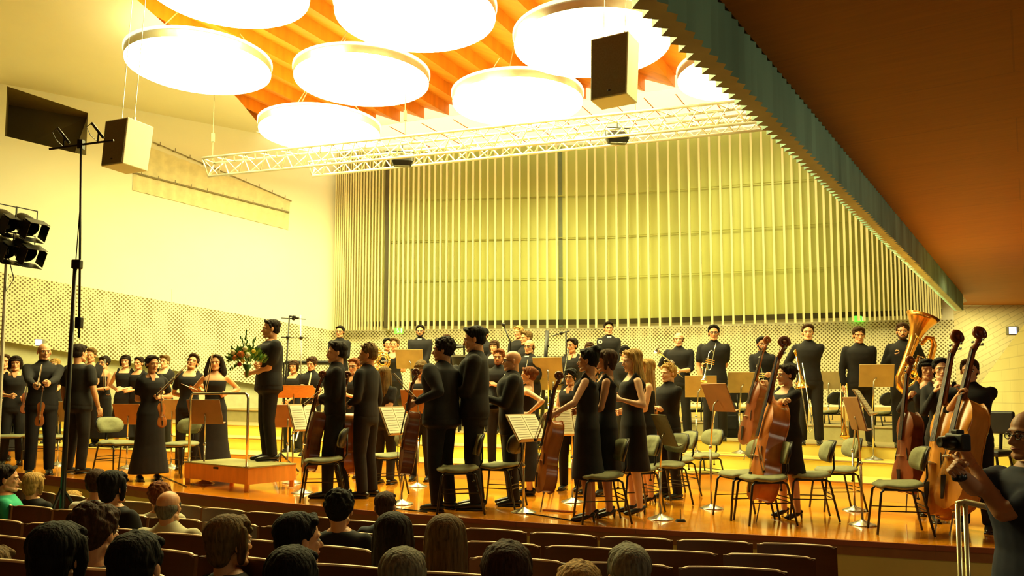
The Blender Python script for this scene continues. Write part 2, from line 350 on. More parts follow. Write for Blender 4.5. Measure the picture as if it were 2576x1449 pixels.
# front edge: projecting red-brown nosing and cream front board
mb = MB(); mf = MB()
for i in range(len(EDGE) - 2):
    a, b = EDGE[i], EDGE[i + 1]; t = (b - a); t.z = 0; nrm = V((t.y, -t.x, 0)).normalized()
    q = [a + nrm * 0.03, b + nrm * 0.03]
    za, zb = fz(a.x), fz(b.x)
    P = [V((q[0].x, q[0].y, za + .002)), V((q[1].x, q[1].y, zb + .002)), V((b.x, b.y, zb + .002)), V((a.x, a.y, za + .002))]
    Lo = [p - V((0, 0, 0.045)) for p in P]; Lo2 = [p - V((0, 0, 0.13)) for p in (P[3] + nrm * .012, P[2] + nrm * .012)]
    mb.add(P + Lo, [(0, 1, 2, 3), (0, 4, 5, 1), (4, 7, 6, 5)], 0)
    mb.add([Lo[3] + nrm * .012, Lo[2] + nrm * .012, Lo2[1], Lo2[0]], [(0, 3, 2, 1)], 1)
    mf.add([V((a.x, a.y, za - .10)), V((b.x, b.y, zb - .10)), V((b.x, b.y, -.9)), V((a.x, a.y, -.9))], [(0, 3, 2, 1)], 0)
    if i == len(EDGE) - 3:
        c_ = V((8.5, 7.6, 0)); mf.add([V((b.x, b.y, zb - .0)), V((c_.x, c_.y, fz(c_.x) - .0)), V((c_.x, c_.y, -.9)), V((b.x, b.y, -.9))], [(0, 3, 2, 1)], 0)
struct(obj('trim_1', mb, [M_EDGE, mat('edge_under', (0.30, 0.12, 0.02), 0.5)])); struct(obj('wall_stage_front', mf, M_FASC))
# risers
def offset_line(base, frac):  # towards the back by ratio of depth
    return [V((p.x * (1 + 0.0) , p.y, 0)) + V((0.50, 0.86, 0)) * frac for p in base]
LEV = [0.22, 0.42, 0.60, 0.84]; offs = [0.0, 0.95, 1.75, 3.3]
bk = [V((p.x + 5, p.y + 9, 0)) for p in BASE1]
for i, (lv, of) in enumerate(zip(LEV, offs)):
    frn = offset_line(BASE1, of); nx = offset_line(BASE1, offs[i + 1]) if i < 3 else [V((-7.4, 19.5, 0)), V((-4.25, 19.3, 0)), V((13.4, 19.3, 0))]
    if i == 3: frn[-1] = frn[-1] + V((1.5, 0, 0))
    struct(prism(frn, nx, lv, -0.05, M_TREAD if i < 2 else mat('grey_platform', (0.30, 0.24, 0.10), 0.6, var=0.1), M_RISE if i < 3 else mat('grey_kick_board', (0.42, 0.36, 0.16), 0.6), 'floor_riser'))
    ln = MB()
    for a, b in zip(frn, frn[1:]):
        A = V((a.x, a.y - .012, fz(a.x, lv - .012))); B = V((b.x, b.y - .012, fz(b.x, lv - .012))); ln.tube([A, B], 0.010, 6)
    struct(obj('trim_2', ln, mat('riser_nosing', (0.30, 0.16, 0.03), 0.4)))
# white baseboard of the back wall
mb = MB()
for (x0, y0), (x1, y1) in zip(BW[:5], BW[1:]):
    mb.add([(x0, y0 - .04, .7), (x1, y1 - .04, .7), (x1, y1 - .04, 1.0), (x0, y0 - .04, 1.0), (x0, y0, 1.0), (x1, y1, 1.0)], [(0, 1, 2, 3), (3, 2, 5, 4)])
struct(obj('baseboard_back', mb, mat('cream_baseboard', (0.66, 0.48, 0.16), 0.5)))
# ceiling: ridged orange timber and the white strip by the organ wall
FARC = [onz(x, y, CEZ) for x, y in ((640, 345), (960, 316), (1140, 291), (1480, 252), (1760, 214), (2250, 150))]
dirp = (onz(1500, 250, CEZ) - onz(1180, -40, CEZ)); dirp.z = 0; dirp.normalize(); nrp = V((dirp.y, -dirp.x, 0))
mb = MB(); PW = 0.60
pts2 = [p for p in FARC]
def farlimit(u):   # distance along dirp to the far edge for a lane at offset u along nrp
    for a, b in zip(pts2, pts2[1:]):
        ua, ub = a.dot(nrp), b.dot(nrp)
        if min(ua, ub) <= u <= max(ua, ub): k = (u - ua) / (ub - ua); return (a + (b - a) * k).dot(dirp)
    return (pts2[0] if abs(u - pts2[0].dot(nrp)) < abs(u - pts2[-1].dot(nrp)) else pts2[-1]).dot(dirp)
u0 = min(p.dot(nrp) for p in pts2) - 9; u1 = max(p.dot(nrp) for p in pts2) + 1; k = 0; u = u0
while u < u1:
    e0, e1 = farlimit(u), farlimit(u + PW); z0, z1 = CEZ + .02, CEZ + .27
    st = -12
    q = [nrp * u + dirp * st, nrp * (u + PW) + dirp * st, nrp * (u + PW) + dirp * e1, nrp * u + dirp * e0]
    P = [V((q[0].x, q[0].y, z1)), V((q[1].x, q[1].y, z0)), V((q[2].x, q[2].y, z0)), V((q[3].x, q[3].y, z1))]
    P += [V((q[0].x, q[0].y, z0)), V((q[3].x, q[3].y, z0))]
    mb.add(P, [(0, 1, 2, 3), (0, 3, 5, 4)]); u += PW
struct(obj('ceiling', mb, M_CEIL, fix=False))
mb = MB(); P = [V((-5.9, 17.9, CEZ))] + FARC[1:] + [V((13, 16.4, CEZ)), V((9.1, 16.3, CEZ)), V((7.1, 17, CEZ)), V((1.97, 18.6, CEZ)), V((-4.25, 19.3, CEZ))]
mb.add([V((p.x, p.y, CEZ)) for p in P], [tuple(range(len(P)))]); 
for i in range(14):
    a = onz(980 + i * 80, 318 - i * 9, CEZ); mb.tube([a + V((0, 0, -.004)), a + dirp * 2.4 + V((0, 0, -.004))], 0.012, 4, 1)
struct(obj('ceiling_strip', mb, [mat('white_board_added_glow', (0.95, 0.93, 0.80), 0.5, var=0.01, emit=((1, .93, .6), 1.0)), M_CEIL]))  # lamplight on the white board is put in as its own glow
mb = MB(); mb.add([(-12, -6, CEZ + .5), (16, -6, CEZ + .5), (16, 21, CEZ + .5), (-12, 21, CEZ + .5)], [(0, 1, 2, 3)]); struct(obj('roof', mb, M_PLAS))
CM = [onz(290, -60, CEZ), onz(345, 0, CEZ), onz(425, 70, CEZ), onz(515, 165, CEZ), onz(600, 250, CEZ), onz(650, 310, CEZ), V((-4.9, 18.3, CEZ)), V((-4.2, 19.25, CEZ))]
WL = [wallL(x, CEZ) for x in (-4.25, -6, -8, -9.8, -12, -15)]; mb = MB(); P = [V((CM[0].x - .2, 2, 0)), V((CM[0].x - .15, 8, 0))] + CM + WL[1:] + [V((-15, 2, 0))]
mb.add([V((p.x, p.y, CEZ)) for p in P], [tuple(range(len(P)))])
struct(obj('ceiling_margin', mb, M_PLAS))
mb = MB(); mb.box((2, -6, 3), (28, .2, 8)); struct(obj('wall_rear', mb, mat('rear_wall_wood', (0.20, 0.08, 0.02), 0.6)))
mb = MB(); mb.box((-12.1, 1, 3), (.2, 14, 8.6)); struct(obj('wall_left_rear', mb, mat('rear_wall_wood', (0.20, 0.08, 0.02), 0.6)))
# grille of upright slats before the organ chamber
g = thing('organ_grille', 'wide cream slatted screen filling the back wall above the musicians', 'screen', (0, 0, 0))
xs = []
x = 850.0; st = 4.6
while x < 968: xs.append(x); x += st; st += 0.22
xs += [985, 996.5]; st = 11.6; x = 1008
while x < 1560: xs.append(x); x += st; st = min(26.5, st * 1.034)
while x < 1960: xs.append(x); x += 26.3
st = 22
while x < 2372: xs.append(x); x += st; st = max(5.6, st * 0.955)
for i, x in enumerate(xs[:100]):
    p, a = onback(x, 0.30); wd = 0.045 if 990 < x < 2200 else 0.030
    m_ = MB(); m_.box((p.x, p.y, (2.80 + 7.15) / 2), (wd, 0.10, 7.15 - 2.80), rot=Matrix.Rotation(a, 3, 'Z')); obj('slat', m_, M_FIN, g)
for z in (4.0, 4.95, 5.95):
    m_ = MB(); 
    P = [onback(x, 0.16)[0] for x in (850, 975, 1200, 1530, 1700, 1960, 2150, 2370)]
    m_.tube([V((p.x, p.y, z)) for p in P], 0.011, 6); obj('rail', m_, M_PANEL, g)
m_ = MB(); P = [onback(x, 0.06)[0] for x in (850, 1530, 1740, 2110, 2374)]; r1 = 2.95
m_.add([V((p.x, p.y, z)) for p in P for z in (r1, 7.2)], [(2 * i, 2 * i + 2, 2 * i + 3, 2 * i + 1) for i in range(len(P) - 1)]); obj('backing_panel', m_, M_PANEL, g, fix=False)
m_ = MB(); P = [onback(x, 0.10)[0] for x in (850, 1530, 1740, 2110, 2374)]
m_.add([V((p.x, p.y, z)) for p in P for z in (2.90, 3.02)], [(2 * i, 2 * i + 2, 2 * i + 3, 2 * i + 1) for i in range(len(P) - 1)]); obj('shadow_gap', m_, mat('dark_gap', (0.05, 0.04, 0.01), 0.8), g, fix=False)
for x in (975, 1412):
    p, a = onback(x, 0.2 if x < 1000 else 0.09); m_ = MB(); m_.box((p.x, p.y, 5.0), (0.09, 0.07, 4.3), rot=Matrix.Rotation(a, 3, 'Z')); obj('post', m_, mat('dark_post', (0.07, 0.055, 0.015), 0.5) if x < 1000 else mat('green_grey_post', (0.16, 0.20, 0.10), 0.4), g)
# balcony: soffit, ribbed fascia
e0 = V((1.085, 3.80, 0)); e1 = V((8.35, 14.62, 0)); ed = (e1 - e0).normalized(); en = V((-ed.y, ed.x, 0))
s0 = e0 - ed * 6.5
mb = MB(); mb.add([(s0.x, s0.y, 3.1), (e1.x + .65, e1.y + 1.0, 3.1), (9.2, 16.28, 3.1), (14, 16.28, 3.1), (14, -6, 3.1), (s0.x, -6, 3.1)], [tuple(range(6))])
mb.add([(s0.x, s0.y, 3.5), (e1.x + .65, e1.y + 1.0, 3.5), (9.2, 16.28, 3.5), (14, 16.28, 3.5), (14, -6, 3.5), (s0.x, -6, 3.5)], [tuple(range(5, -1, -1))])
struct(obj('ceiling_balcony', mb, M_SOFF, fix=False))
mb = MB(); L = (e1 - s0).length; n = int(L / 0.05); A_ = []; B_ = []
for i in range(n + 1):
    t = i * 0.05; base = s0 + ed * t; w_ = 0.030 if i % 2 else 0.0; wo = 0.085 + (0.055 if i % 2 else 0.0)
    A_.append(base + en * w_); B_.append(base + en * wo)
mb.add([V((p.x, p.y, z)) for p in A_ for z in (3.1, 2.8)], [(2 * i, 2 * i + 2, 2 * i + 3, 2 * i + 1) for i in range(n)], 0)
mb.add([V((p.x, p.y, z)) for p in B_ for z in (3.5, 2.8)], [(2 * i, 2 * i + 1, 2 * i + 3, 2 * i + 2) for i in range(n)], 0)
mb.add([V((A_[i].x, A_[i].y, 2.8)) for i in range(n + 1)] + [V((B_[i].x, B_[i].y, 2.8)) for i in range(n + 1)], [(i, i + 1, n + 2 + i, n + 1 + i) for i in range(n)], 1)
mb.add([(A_[-1].x, A_[-1].y, 3.5), (A_[-1].x, A_[-1].y, 2.8), (B_[-1].x, B_[-1].y, 2.8), (B_[-1].x, B_[-1].y, 3.5)], [(0, 1, 2, 3)], 1)
struct(obj('trim_balcony', mb, [M_GREEN, M_OLIVE], fix=False))
# right: stair parapet of white brick with a brown coping
pa, pb = at(2452, 1000, 150), at(2660, 1000, 215)
mb = MB(); uv = []; za = at(2452, 985, 150).z; zb = at(2660, 722, 215).z
q = [V((pa.x, pa.y, -.5)), V((pb.x, pb.y, -.5)), V((pb.x, pb.y, zb)), V((pa.x, pa.y, za))]
mb.add(q, [(0, 1, 2, 3)]); L = (pb - pa).length
struct(obj('wall_stair', mb, brick_mat('white_brick_courses', (0.66, 0.60, 0.28), 0.9, 0.16, R(0), 0.8), uv=[(0, -.5), (L, -.5), (L, zb), (0, za)]))
mb = MB(); t = (q[2] - q[3]); mb.add([q[3] - V((.03, .1, .0)), q[2] - V((.03, .1, 0)), q[2] + V((.1, .1, .0)), q[3] + V((.1, .1, 0)), q[3] - V((.03, .1, .22)), q[2] - V((.03, .1, .22))], [(0, 1, 2, 3), (4, 5, 1, 0)])
struct(obj('trim_stair', mb, mat('brown_coping', (0.30, 0.13, 0.03), 0.5)))
for (x_, y_, e_) in ((9.6, 15.2, 55), (8.0, 11.5, 10)):
    ld = bpy.data.lights.new('stair_fill_light', 'AREA'); ld.shape = 'DISK'; ld.size = .35; ld.energy = e_; ld.color = (1, .88, .35); lo_ = bpy.data.objects.new('stair_fill_light', ld); COL.objects.link(lo_); lo_.location = (x_, y_, 3.08)  # added unseen fill under the balcony to brighten the brick wall
# ================================================================== LAMPS, TRUSS, SPEAKERS
M_GLOW = bpy.data.materials.new('lamp_diffuser'); M_GLOW.use_nodes = True; b_ = M_GLOW.node_tree.nodes['Principled BSDF']
b_.inputs['Base Color'].default_value = (.9, .85, .7, 1); b_.inputs['Emission Color'].default_value = (*LAMPCOL, 1); b_.inputs['Emission Strength'].default_value = LAMP
M_GLOWT = M_GLOW.copy(); M_GLOWT.name = 'lamp_top_glow'; M_GLOWT.node_tree.nodes['Principled BSDF'].inputs['Emission Strength'].default_value = 2.4
M_RIM = mat('lamp_rim_white', (0.85, 0.82, 0.66), 0.4, emit=((1, .9, .55), 1.4)); M_BAND = mat('lamp_band_grey', (0.55, 0.55, 0.42), 0.3, 0.5)
lamps = [(502, 168, 181, 'round white lamp nearest the left loudspeaker, hanging over the left wall'), (911, 202, 175, 'round white lamp in the middle row above the lowest round lamp'),
    (805, 332, 155, 'lowest and smallest round white lamp, just above the left end of the truss'), (1302, 257, 171, 'round white lamp directly above the middle of the truss'),
    (1489, 112, 206, 'large round white lamp behind the hanging loudspeaker'), (1046, 40, 212, 'large round white lamp at the top centre, whole lower edge visible'),
    (574, -25, 211, 'round white lamp cut by the top of the picture above the left loudspeaker wires'), (110, -108, 214, 'round white lamp at the top left corner, mostly cut off'),
    (1870, 190, 170, 'round white lamp half hidden behind the ribbed balcony edge'), (1830, -75, 250, 'round white lamp at the top right cut off by the ribbed balcony edge')]
LD = 2.34
proto = None
for (x, y, hw, lb) in lamps:
    s = 2 * hw / LD; c = at(x, y + 6, s)
    if proto is None:
        root = proto = thing('ring_pendant_lamp', lb, 'ceiling lamp', c, 0, 'round lamps hanging below the timber ceiling')
        r = LD / 2
        m_ = MB(); m_.lathe([(0.0001, -.045), (r * .4, -.043), (r * .75, -.035), (r * .93, -.02), (r * .975, 0.0), (r * .98, .03)], 64); obj('diffuser', m_, M_GLOW, root, smooth=True)
        m_ = MB(); m_.lathe([(r * .98, .03), (r * .985, .16)], 64); obj('side_band', m_, M_BAND, root, smooth=True)
        m_ = MB(); m_.lathe([(r * .985, .155), (r * 1.0, .155), (r * 1.0, .20), (r * .93, .20), (r * .93, .16), (r * .985, .155)], 64); obj('top_ring', m_, M_RIM, root, smooth=False)
        m_ = MB(); m_.lathe([(0.0001, .165), (r * .93, .165)], 64); obj('upper_diffuser', m_, M_GLOWT, root)
        for k in range(3):
            a = 2 * PI * k / 3 + .4; m_ = MB(); m_.tube([(r * .96 * math.cos(a), r * .96 * math.sin(a), .2), (r * .35 * math.cos(a), r * .35 * math.sin(a), .95 if k < 3 else 1)], .009, 5); obj('cable', m_, M_TRUSS, root)
    else:
        root = copytree(proto); root.location = c; root['label'] = lb
def truss(name, label, A, B, w_, npan):
    root = thing(name, label, 'lighting truss', A, 0, None); D = B - A; L = D.length; t = D.normalized(); sd = t.cross(V((0, 0, 1))).normalized(); up = sd.cross(t).normalized()
    ch = [sd * (-w_ / 2) + up * (w_ * .43), sd * (w_ / 2) + up * (w_ * .43), up * (-w_ * .43)]
    for c in ch: m_ = MB(); m_.tube([c, c + D], .024, 8); obj('chord', m_, M_TRUSS, root, smooth=True)
    for a_, b_ in ((0, 1), (1, 2), (2, 0)):
        m_ = MB()
        for i in range(npan):
            p0 = ch[a_ if i % 2 == 0 else b_] + D * (i / npan); p1 = ch[b_ if i % 2 == 0 else a_] + D * ((i + 1) / npan); m_.tube([p0, p1], .011, 6)
        for k in (0, npan): m_.tube([ch[a_] + D * (k / npan), ch[b_] + D * (k / npan)], .014, 6)
        obj('lattice', m_, M_TRUSS, root, smooth=True)
    return root
tA, tB = at(524, 424, 140), at(1916, 282, 174)
tr = truss('lighting_truss', 'long silver lattice truss hanging across the hall in front of the slatted screen', tA, tB, .34, 44)
for x in (536, 1088, 1648):
    p = tA + (tB - tA) * ((x - 524) / 1392) + V((0, 0, .15)); m_ = MB(); m_.tube([p - tA, p - tA + V((0, 0, CEZ - p.z))], .007, 5); m_.box(p - tA + V((0, 0, .42)), (.05, .05, .16)); obj('suspension_wire', m_, mat('wire_grey', (.25, .2, .1), .5), tr)
tC, tD = at(785, 428, 138), at(1952, 305, 167)
tr2 = truss('lighting_truss', 'second silver lattice truss just below and behind the longer one', tC, tD, .26, 40)
def flood(x, y, s, label):
    c = at(x, y, s); root = thing('flood_light', label, 'stage light', c, R(8), 'dark floodlights under the truss')
    m_ = MB(); m_.loft([(0, 0, -.10, .15, .07, .5), (0, 0, -.02, .19, .11, .5), (0, 0, .05, .18, .11, .5), (0, 0, .08, .14, .07, .5)], 16); obj('housing', m_, M_BLACK, root)
    m_ = MB(); m_.tube([(-.19, 0, 0), (-.2, 0, .16), (.2, 0, .16), (.19, 0, 0)], .010, 6); m_.tube([(0, 0, .16), (0, 0, .3)], .012, 6); obj('bracket', m_, M_BLACK, root)
    m_ = MB(); m_.box((0, -.02, -.105), (.26, .1, .01)); obj('lens', m_, mat('dark_lens', (.1, .09, .07), .1), root)
flood(1012, 404, 148, 'dark floodlight clamped under the left half of the truss'); flood(1553, 346, 160, 'dark floodlight clamped under the truss below the hanging loudspeaker')
def speaker(x, y, s, wd, dp, h, yaw, label, ztop):
    c = at(x, y, s); root = thing('hanging_loudspeaker', label, 'loudspeaker', c, yaw, 'loudspeakers hung on wires')
    m_ = MB(); P = []
    for z, k, ysh in ((-h / 2, .95, -.03), (h / 2, 1.0, .03)): P += [V((a * wd / 2 * k, b * dp / 2 * k + ysh, z)) for a, b in ((-1, -1), (1, -1), (1, 1), (-1, 1))]
    m_.add(P, [(3, 2, 1, 0), (4, 5, 6, 7), (1, 2, 6, 5), (2, 3, 7, 6), (3, 0, 4, 7), (0, 1, 5, 4)]); cb = obj('cabinet', m_, M_SPKR, root, bevel=.012)
    m_ = MB(); q = [P[0] + V((.015, -.006, .02)), P[1] + V((-.015, -.006, .02)), P[5] + V((-.015, -.006, -.02)), P[4] + V((.015, -.006, -.02))]; m_.add(q + [p + V((0, .006, 0)) for p in q], [(0, 1, 2, 3), (0, 4, 5, 1), (1, 5, 6, 2), (2, 6, 7, 3), (3, 7, 4, 0)]); obj('front_grille', m_, M_SPKG, root)
    m_ = MB(); m_.ell((.02, -dp / 2 - .045, -h / 2 + .07), (.02, .008, .012)); obj('badge', m_, M_BLACK, root, smooth=True)
    for a in (-.28, .28):
        m_ = MB(); m_.tube([(a * wd, 0, h / 2), (a * wd, 0, h / 2 + .07)], .014, 6); m_.tube([(a * wd, 0, h / 2 + .05), (a * wd * 1.1, .15, ztop - c.z)], .005, 5); obj('suspension_wire', m_, M_TRUSS, root)
speaker(1546, 180, 226, .46, .36, .74, R(-29), 'grey loudspeaker hanging on two wires before the large round lamp', CEZ)
speaker(320, 368, 196, .40, .42, .62, R(-22), 'pale loudspeaker hanging on long wires by the left wall', CEZ)
# rails and gauze on left wall
def wallrod(P, label, r=.014):
    pts = [onwall(x, y) + V((.07, 0, 0)) for x, y in P]; c = pts[0]; root = thing('wall_rail', label, 'rail', c, 0, 'curtain rails on the left wall')
    m_ = MB(); m_.tube([p - c for p in pts], r, 8); obj('rod', m_, mat('rail_grey', (.28, .25, .16), .4, .3), root)
    n = 10
    for i in range(n):
        p = pts[0] + (pts[-1] - pts[0]) * ((i + .5) / n) - c; m_ = MB(); m_.tube([p, p + V((-.06, 0, .0))], .010, 5); m_.tube([p, p + V((0, 0, .07))], .008, 5); obj('bracket', m_, mat('rail_grey', (.28, .25, .16), .4, .3), root)
wallrod([(326, 434), (720, 534)], 'lower long grey rail fixed along the bright left wall', .02); wallrod([(376, 357), (726, 506)], 'upper thin rail fixed along the bright left wall', .012)
mb = MB(); n = 90; P = []
for i in range(n + 1):
    k = i / n; a = onwall(335 + k * 392, 356 + k * 146); b = onwall(330 + k * 392, 478 + k * 100)
    o_ = V((.03 + .018 * math.sin(k * 2 * PI * 13), 0, 0)); P += [a + o_, b + o_]
mb.add(P, [(2 * i, 2 * i + 1, 2 * i + 3, 2 * i + 2) for i in range(n)])
tag(obj('gauze_curtain', mb, mat('thin_cream_gauze', (0.74, 0.68, 0.42), .8), smooth=True, fix=False), 'pale pleated curtain strip hanging on the left wall behind the rails', 'curtain')
# exit signs, blue lamps
def sign(x, y, s, label, col, wd, hh, emit):
    c = at(x, y, s); root = thing('exit_sign', label, 'sign', c); m_ = MB(); m_.box((0, 0, 0), (wd, .05, hh)); obj('sign_box', m_, mat('sign_green', (.1, .55, .05), .5, emit=((.15, 1, .05), emit)), root, bevel=.005)
    m_ = MB(); m_.ell((-.03, -.03, .035), (.014, .004, .014)); m_.tube([(-.03, -.03, .02), (-.01, -.03, -.01), (-.035, -.03, -.05)], .008, 5); m_.tube([(-.01, -.03, -.01), (.02, -.03, -.04)], .008, 5); m_.tube([(-.05, -.03, 0), (-.02, -.03, .015), (.01, -.03, .005)], .006, 5); m_.box((.07, -.028, 0), (.035, .004, .10)); obj('pictogram', m_, mat('sign_white', (.85, .95, .7), .5, emit=((.8, 1, .6), .6)), root)
sign(1003, 832, 108, 'small green running figure exit sign under the left part of the slatted screen', None, .2, .13, 1.2); sign(2161, 802, 119, 'small green exit sign under the right part of the slatted screen', None, .2, .12, .7)
def bluelamp(x, y, s, label, yaw):
    c = at(x, y, s); root = thing('wall_light', label, 'light', c, yaw); m_ = MB(); m_.box((0, 0, 0), (.17, .10, .14)); obj('housing', m_, mat('lamp_housing', (.3, .3, .2), .5), root, bevel=.02)
    m_ = MB(); m_.box((-.03, -.055, .0), (.11, .012, .11)); obj('lens', m_, mat('blue_white_lens', (.5, .5, 1), .4, emit=((.35, .45, 1.0), 2.5)), root)
bluelamp(103, 862, 134, 'small blue white light at the foot of the perforated left wall', R(20)); bluelamp(2547, 832, 160, 'small blue lit lamp box on the brick wall by the stair', 0)
# spotlights at the left edge
def par(x, y, s, label, pitch, yaw):
    c = at(x, y, s); root = thing('spotlight', label, 'stage light', c, yaw, 'black spotlights on the left lighting stand')
    rot = Matrix.Rotation(pitch, 3, 'X')
    m_ = MB(); m_.ell(rot @ V((0, .10, 0)), (.115, .10, .115), 16, 10); m_.lathe([(.115, .1), (.12, .0), (.12, -.08)], 20, c=(0, 0, 0), rot=rot @ Matrix.Rotation(R(-90), 3, 'X')); obj('can', m_, M_BLACK, root, smooth=True)
    for sg in (-1, 1):
        m_ = MB(); m_.box(rot @ V((sg * .12, -.19, 0)), (.006, .17, .20), rot=rot); obj('barn_door', m_, M_BLACK, root)
        m_ = MB(); m_.box(rot @ V((0, -.19, sg * .12)), (.24, .17, .006), rot=rot); obj('barn_door', m_, M_BLACK, root)
    m_ = MB(); m_.tube([(-.13, 0, 0), (-.13, 0, .2), (.13, 0, .2), (.13, 0, 0)], .009, 6); obj('yoke', m_, M_BLACK, root)
for x, y, lb in ((66, 566, 'black spotlight, upper right one of the four at the left edge'), (14, 556, 'black spotlight, upper left one of the four at the left edge'), (60, 630, 'black spotlight, lower right one of the four at the left edge'), (10, 622, 'black spotlight, lower left one of the four at the left edge')):
    par(x, y, 205, lb, R(28), R(62))
c = at(6, 610, 205); root = thing('lighting_stand', 'grey lighting stand holding the black spotlights at the left edge', 'stand', (c.x, c.y + .1, -.9))
m_ = MB(); m_.tube([(0, 0, 0), (0, 0, c.z + .9 + .35)], .022, 8); obj('pole', m_, M_TRUSS, root)
m_ = MB(); m_.tube([(-.3, 0, c.z + .93), (.42, 0, c.z + .87)], .016, 8); obj('crossbar', m_, M_TRUSS, root); m_ = MB(); m_.tube([(.02, -.03, c.z + .8), (.12, -.03, c.z + .45), (.03, -.03, c.z + .3), (0, -.03, c.z + .5)], .006, 5); obj('cable', m_, M_BLACK, root)
for k in range(3): a = k * 2.1 + .5; m_ = MB(); m_.tube([(0, 0, .6), (.2 * math.cos(a), .2 * math.sin(a), 0.02)], .015, 6); obj('leg', m_, M_BLACK, root)
#@@FURN
# ================================================================== AUDITORIUM SEATS
def seatproto():
    root = thing('auditorium_seat', 'x', 'seat', (0, 0, 0))
    W_, H_ = .535, .62; n = 12
    def pt(u, v, o): # gently concave panel, u -1..1
        return V((u * W_ / 2, .035 * (1 - u * u) + o + v * .05, v * H_ + .20))
    m_ = MB(); vs = []
    for o in (0, .022):
        for j in range(3):
            for i in range(n + 1): vs.append(pt(-1 + 2 * i / n, j / 2, o))
    k = n + 1; fs = []
    for j in range(2):
        for i in range(n): fs += [(j * k + i, j * k + i + 1, (j + 1) * k + i + 1, (j + 1) * k + i), (3 * k + j * k + i, 3 * k + (j + 1) * k + i, 3 * k + (j + 1) * k + i + 1, 3 * k + j * k + i + 1)]
    for i in range(n): fs += [(i, 3 * k + i, 3 * k + i + 1, i + 1), (2 * k + i, 2 * k + i + 1, 5 * k + i + 1, 5 * k + i)]
    fs += [(0, k, 4 * k, 3 * k), (k, 2 * k, 5 * k, 4 * k), (n, 3 * k + n, 4 * k + n, k + n), (k + n, 4 * k + n, 5 * k + n, 2 * k + n)]
    m_.add(vs, fs); obj('backrest', m_, M_SEAT, root)
    m_ = MB(); m_.tube([pt(-.97 + 1.94 * i / n, 1, .011) + V((0, 0, .003 - (.012 if i in (0, n) else 0))) for i in range(n + 1)], .0125, 6, flat=.55); obj('top_edge', m_, M_SEATTOP, root, smooth=True)
    m_ = MB(); m_.box((0, .24, .26), (.46, .40, .06)); obj('seat_cushion', m_, M_CUSH, root, bevel=.02)
    for sg in (-1, 1): m_ = MB(); m_.box((sg * .24, .16, .0), (.03, .30, .50)); obj('side_support', m_, M_SEAT, root)
    return root
SP = seatproto(); first = True
ROWS = [('first', [(-120, 1218), (0, 1231), (245, 1260), (462, 1277), (714, 1300), (950, 1321), (1188, 1335), (1516, 1356), (1905, 1372), (2112, 1381)], .155),
    ('second', [(-160, 1258), (0, 1273), (177, 1290), (538, 1319), (855, 1346), (1216, 1371), (1534, 1389), (1825, 1400), (2059, 1411)], .235),
    ('third', [(-160, 1303), (0, 1317), (128, 1327), (326, 1342), (533, 1360), (839, 1386), (1056, 1402), (1416, 1423), (1720, 1435), (1990, 1446)], .325),
    ('fourth', [(-160, 1345), (0, 1361), (293, 1386), (538, 1410), (676, 1423), (950, 1444), (1300, 1470)], .42),
    ('fifth', [(-200, 1408), (0, 1427), (65, 1434), (400, 1465)], .52)]
ordn = ['', 'second ', 'third ', 'fourth ', 'fifth ', 'sixth ', 'seventh ', 'eighth ', 'ninth ', 'tenth ', 'eleventh ', 'twelfth ', 'thirteenth ', 'fourteenth ', 'fifteenth ', 'sixteenth ', 'seventeenth ', 'eighteenth ', 'nineteenth ', 'twentieth ', 'twenty-first ', 'twenty-second ']
for rn, pts, zt in ROWS:
    Q = [onz(x, y, zt) for x, y in pts]; Q.reverse(); i = 0; pos = Q[0].copy(); seg = 0; k = 0; left = .555 / 2
    # walk from the right end leftwards
    while seg < len(Q) - 1:
        d = Q[seg + 1] - pos
        if d.length < left: left -= d.length; pos = Q[seg + 1].copy(); seg += 1; continue
        t = d.normalized(); pos = pos + t * left; left = .562
        o = SP if first else copytree(SP); first = False
        o.location = (pos.x, pos.y, zt - .82); o.rotation_euler = (0, 0, math.atan2(-t.y, -t.x))
        k += 1; e = 'in the %s row from the stage' % rn
        o['label'] = ('rightmost brown wooden seat %s' % e) if k == 1 else ('brown wooden seat %s, %sfrom its right end' % (e, ordn[k - 1]))
        o['group'] = 'auditorium seats of the %s row' % rn
        if k > 20 or pos.x < -9: break
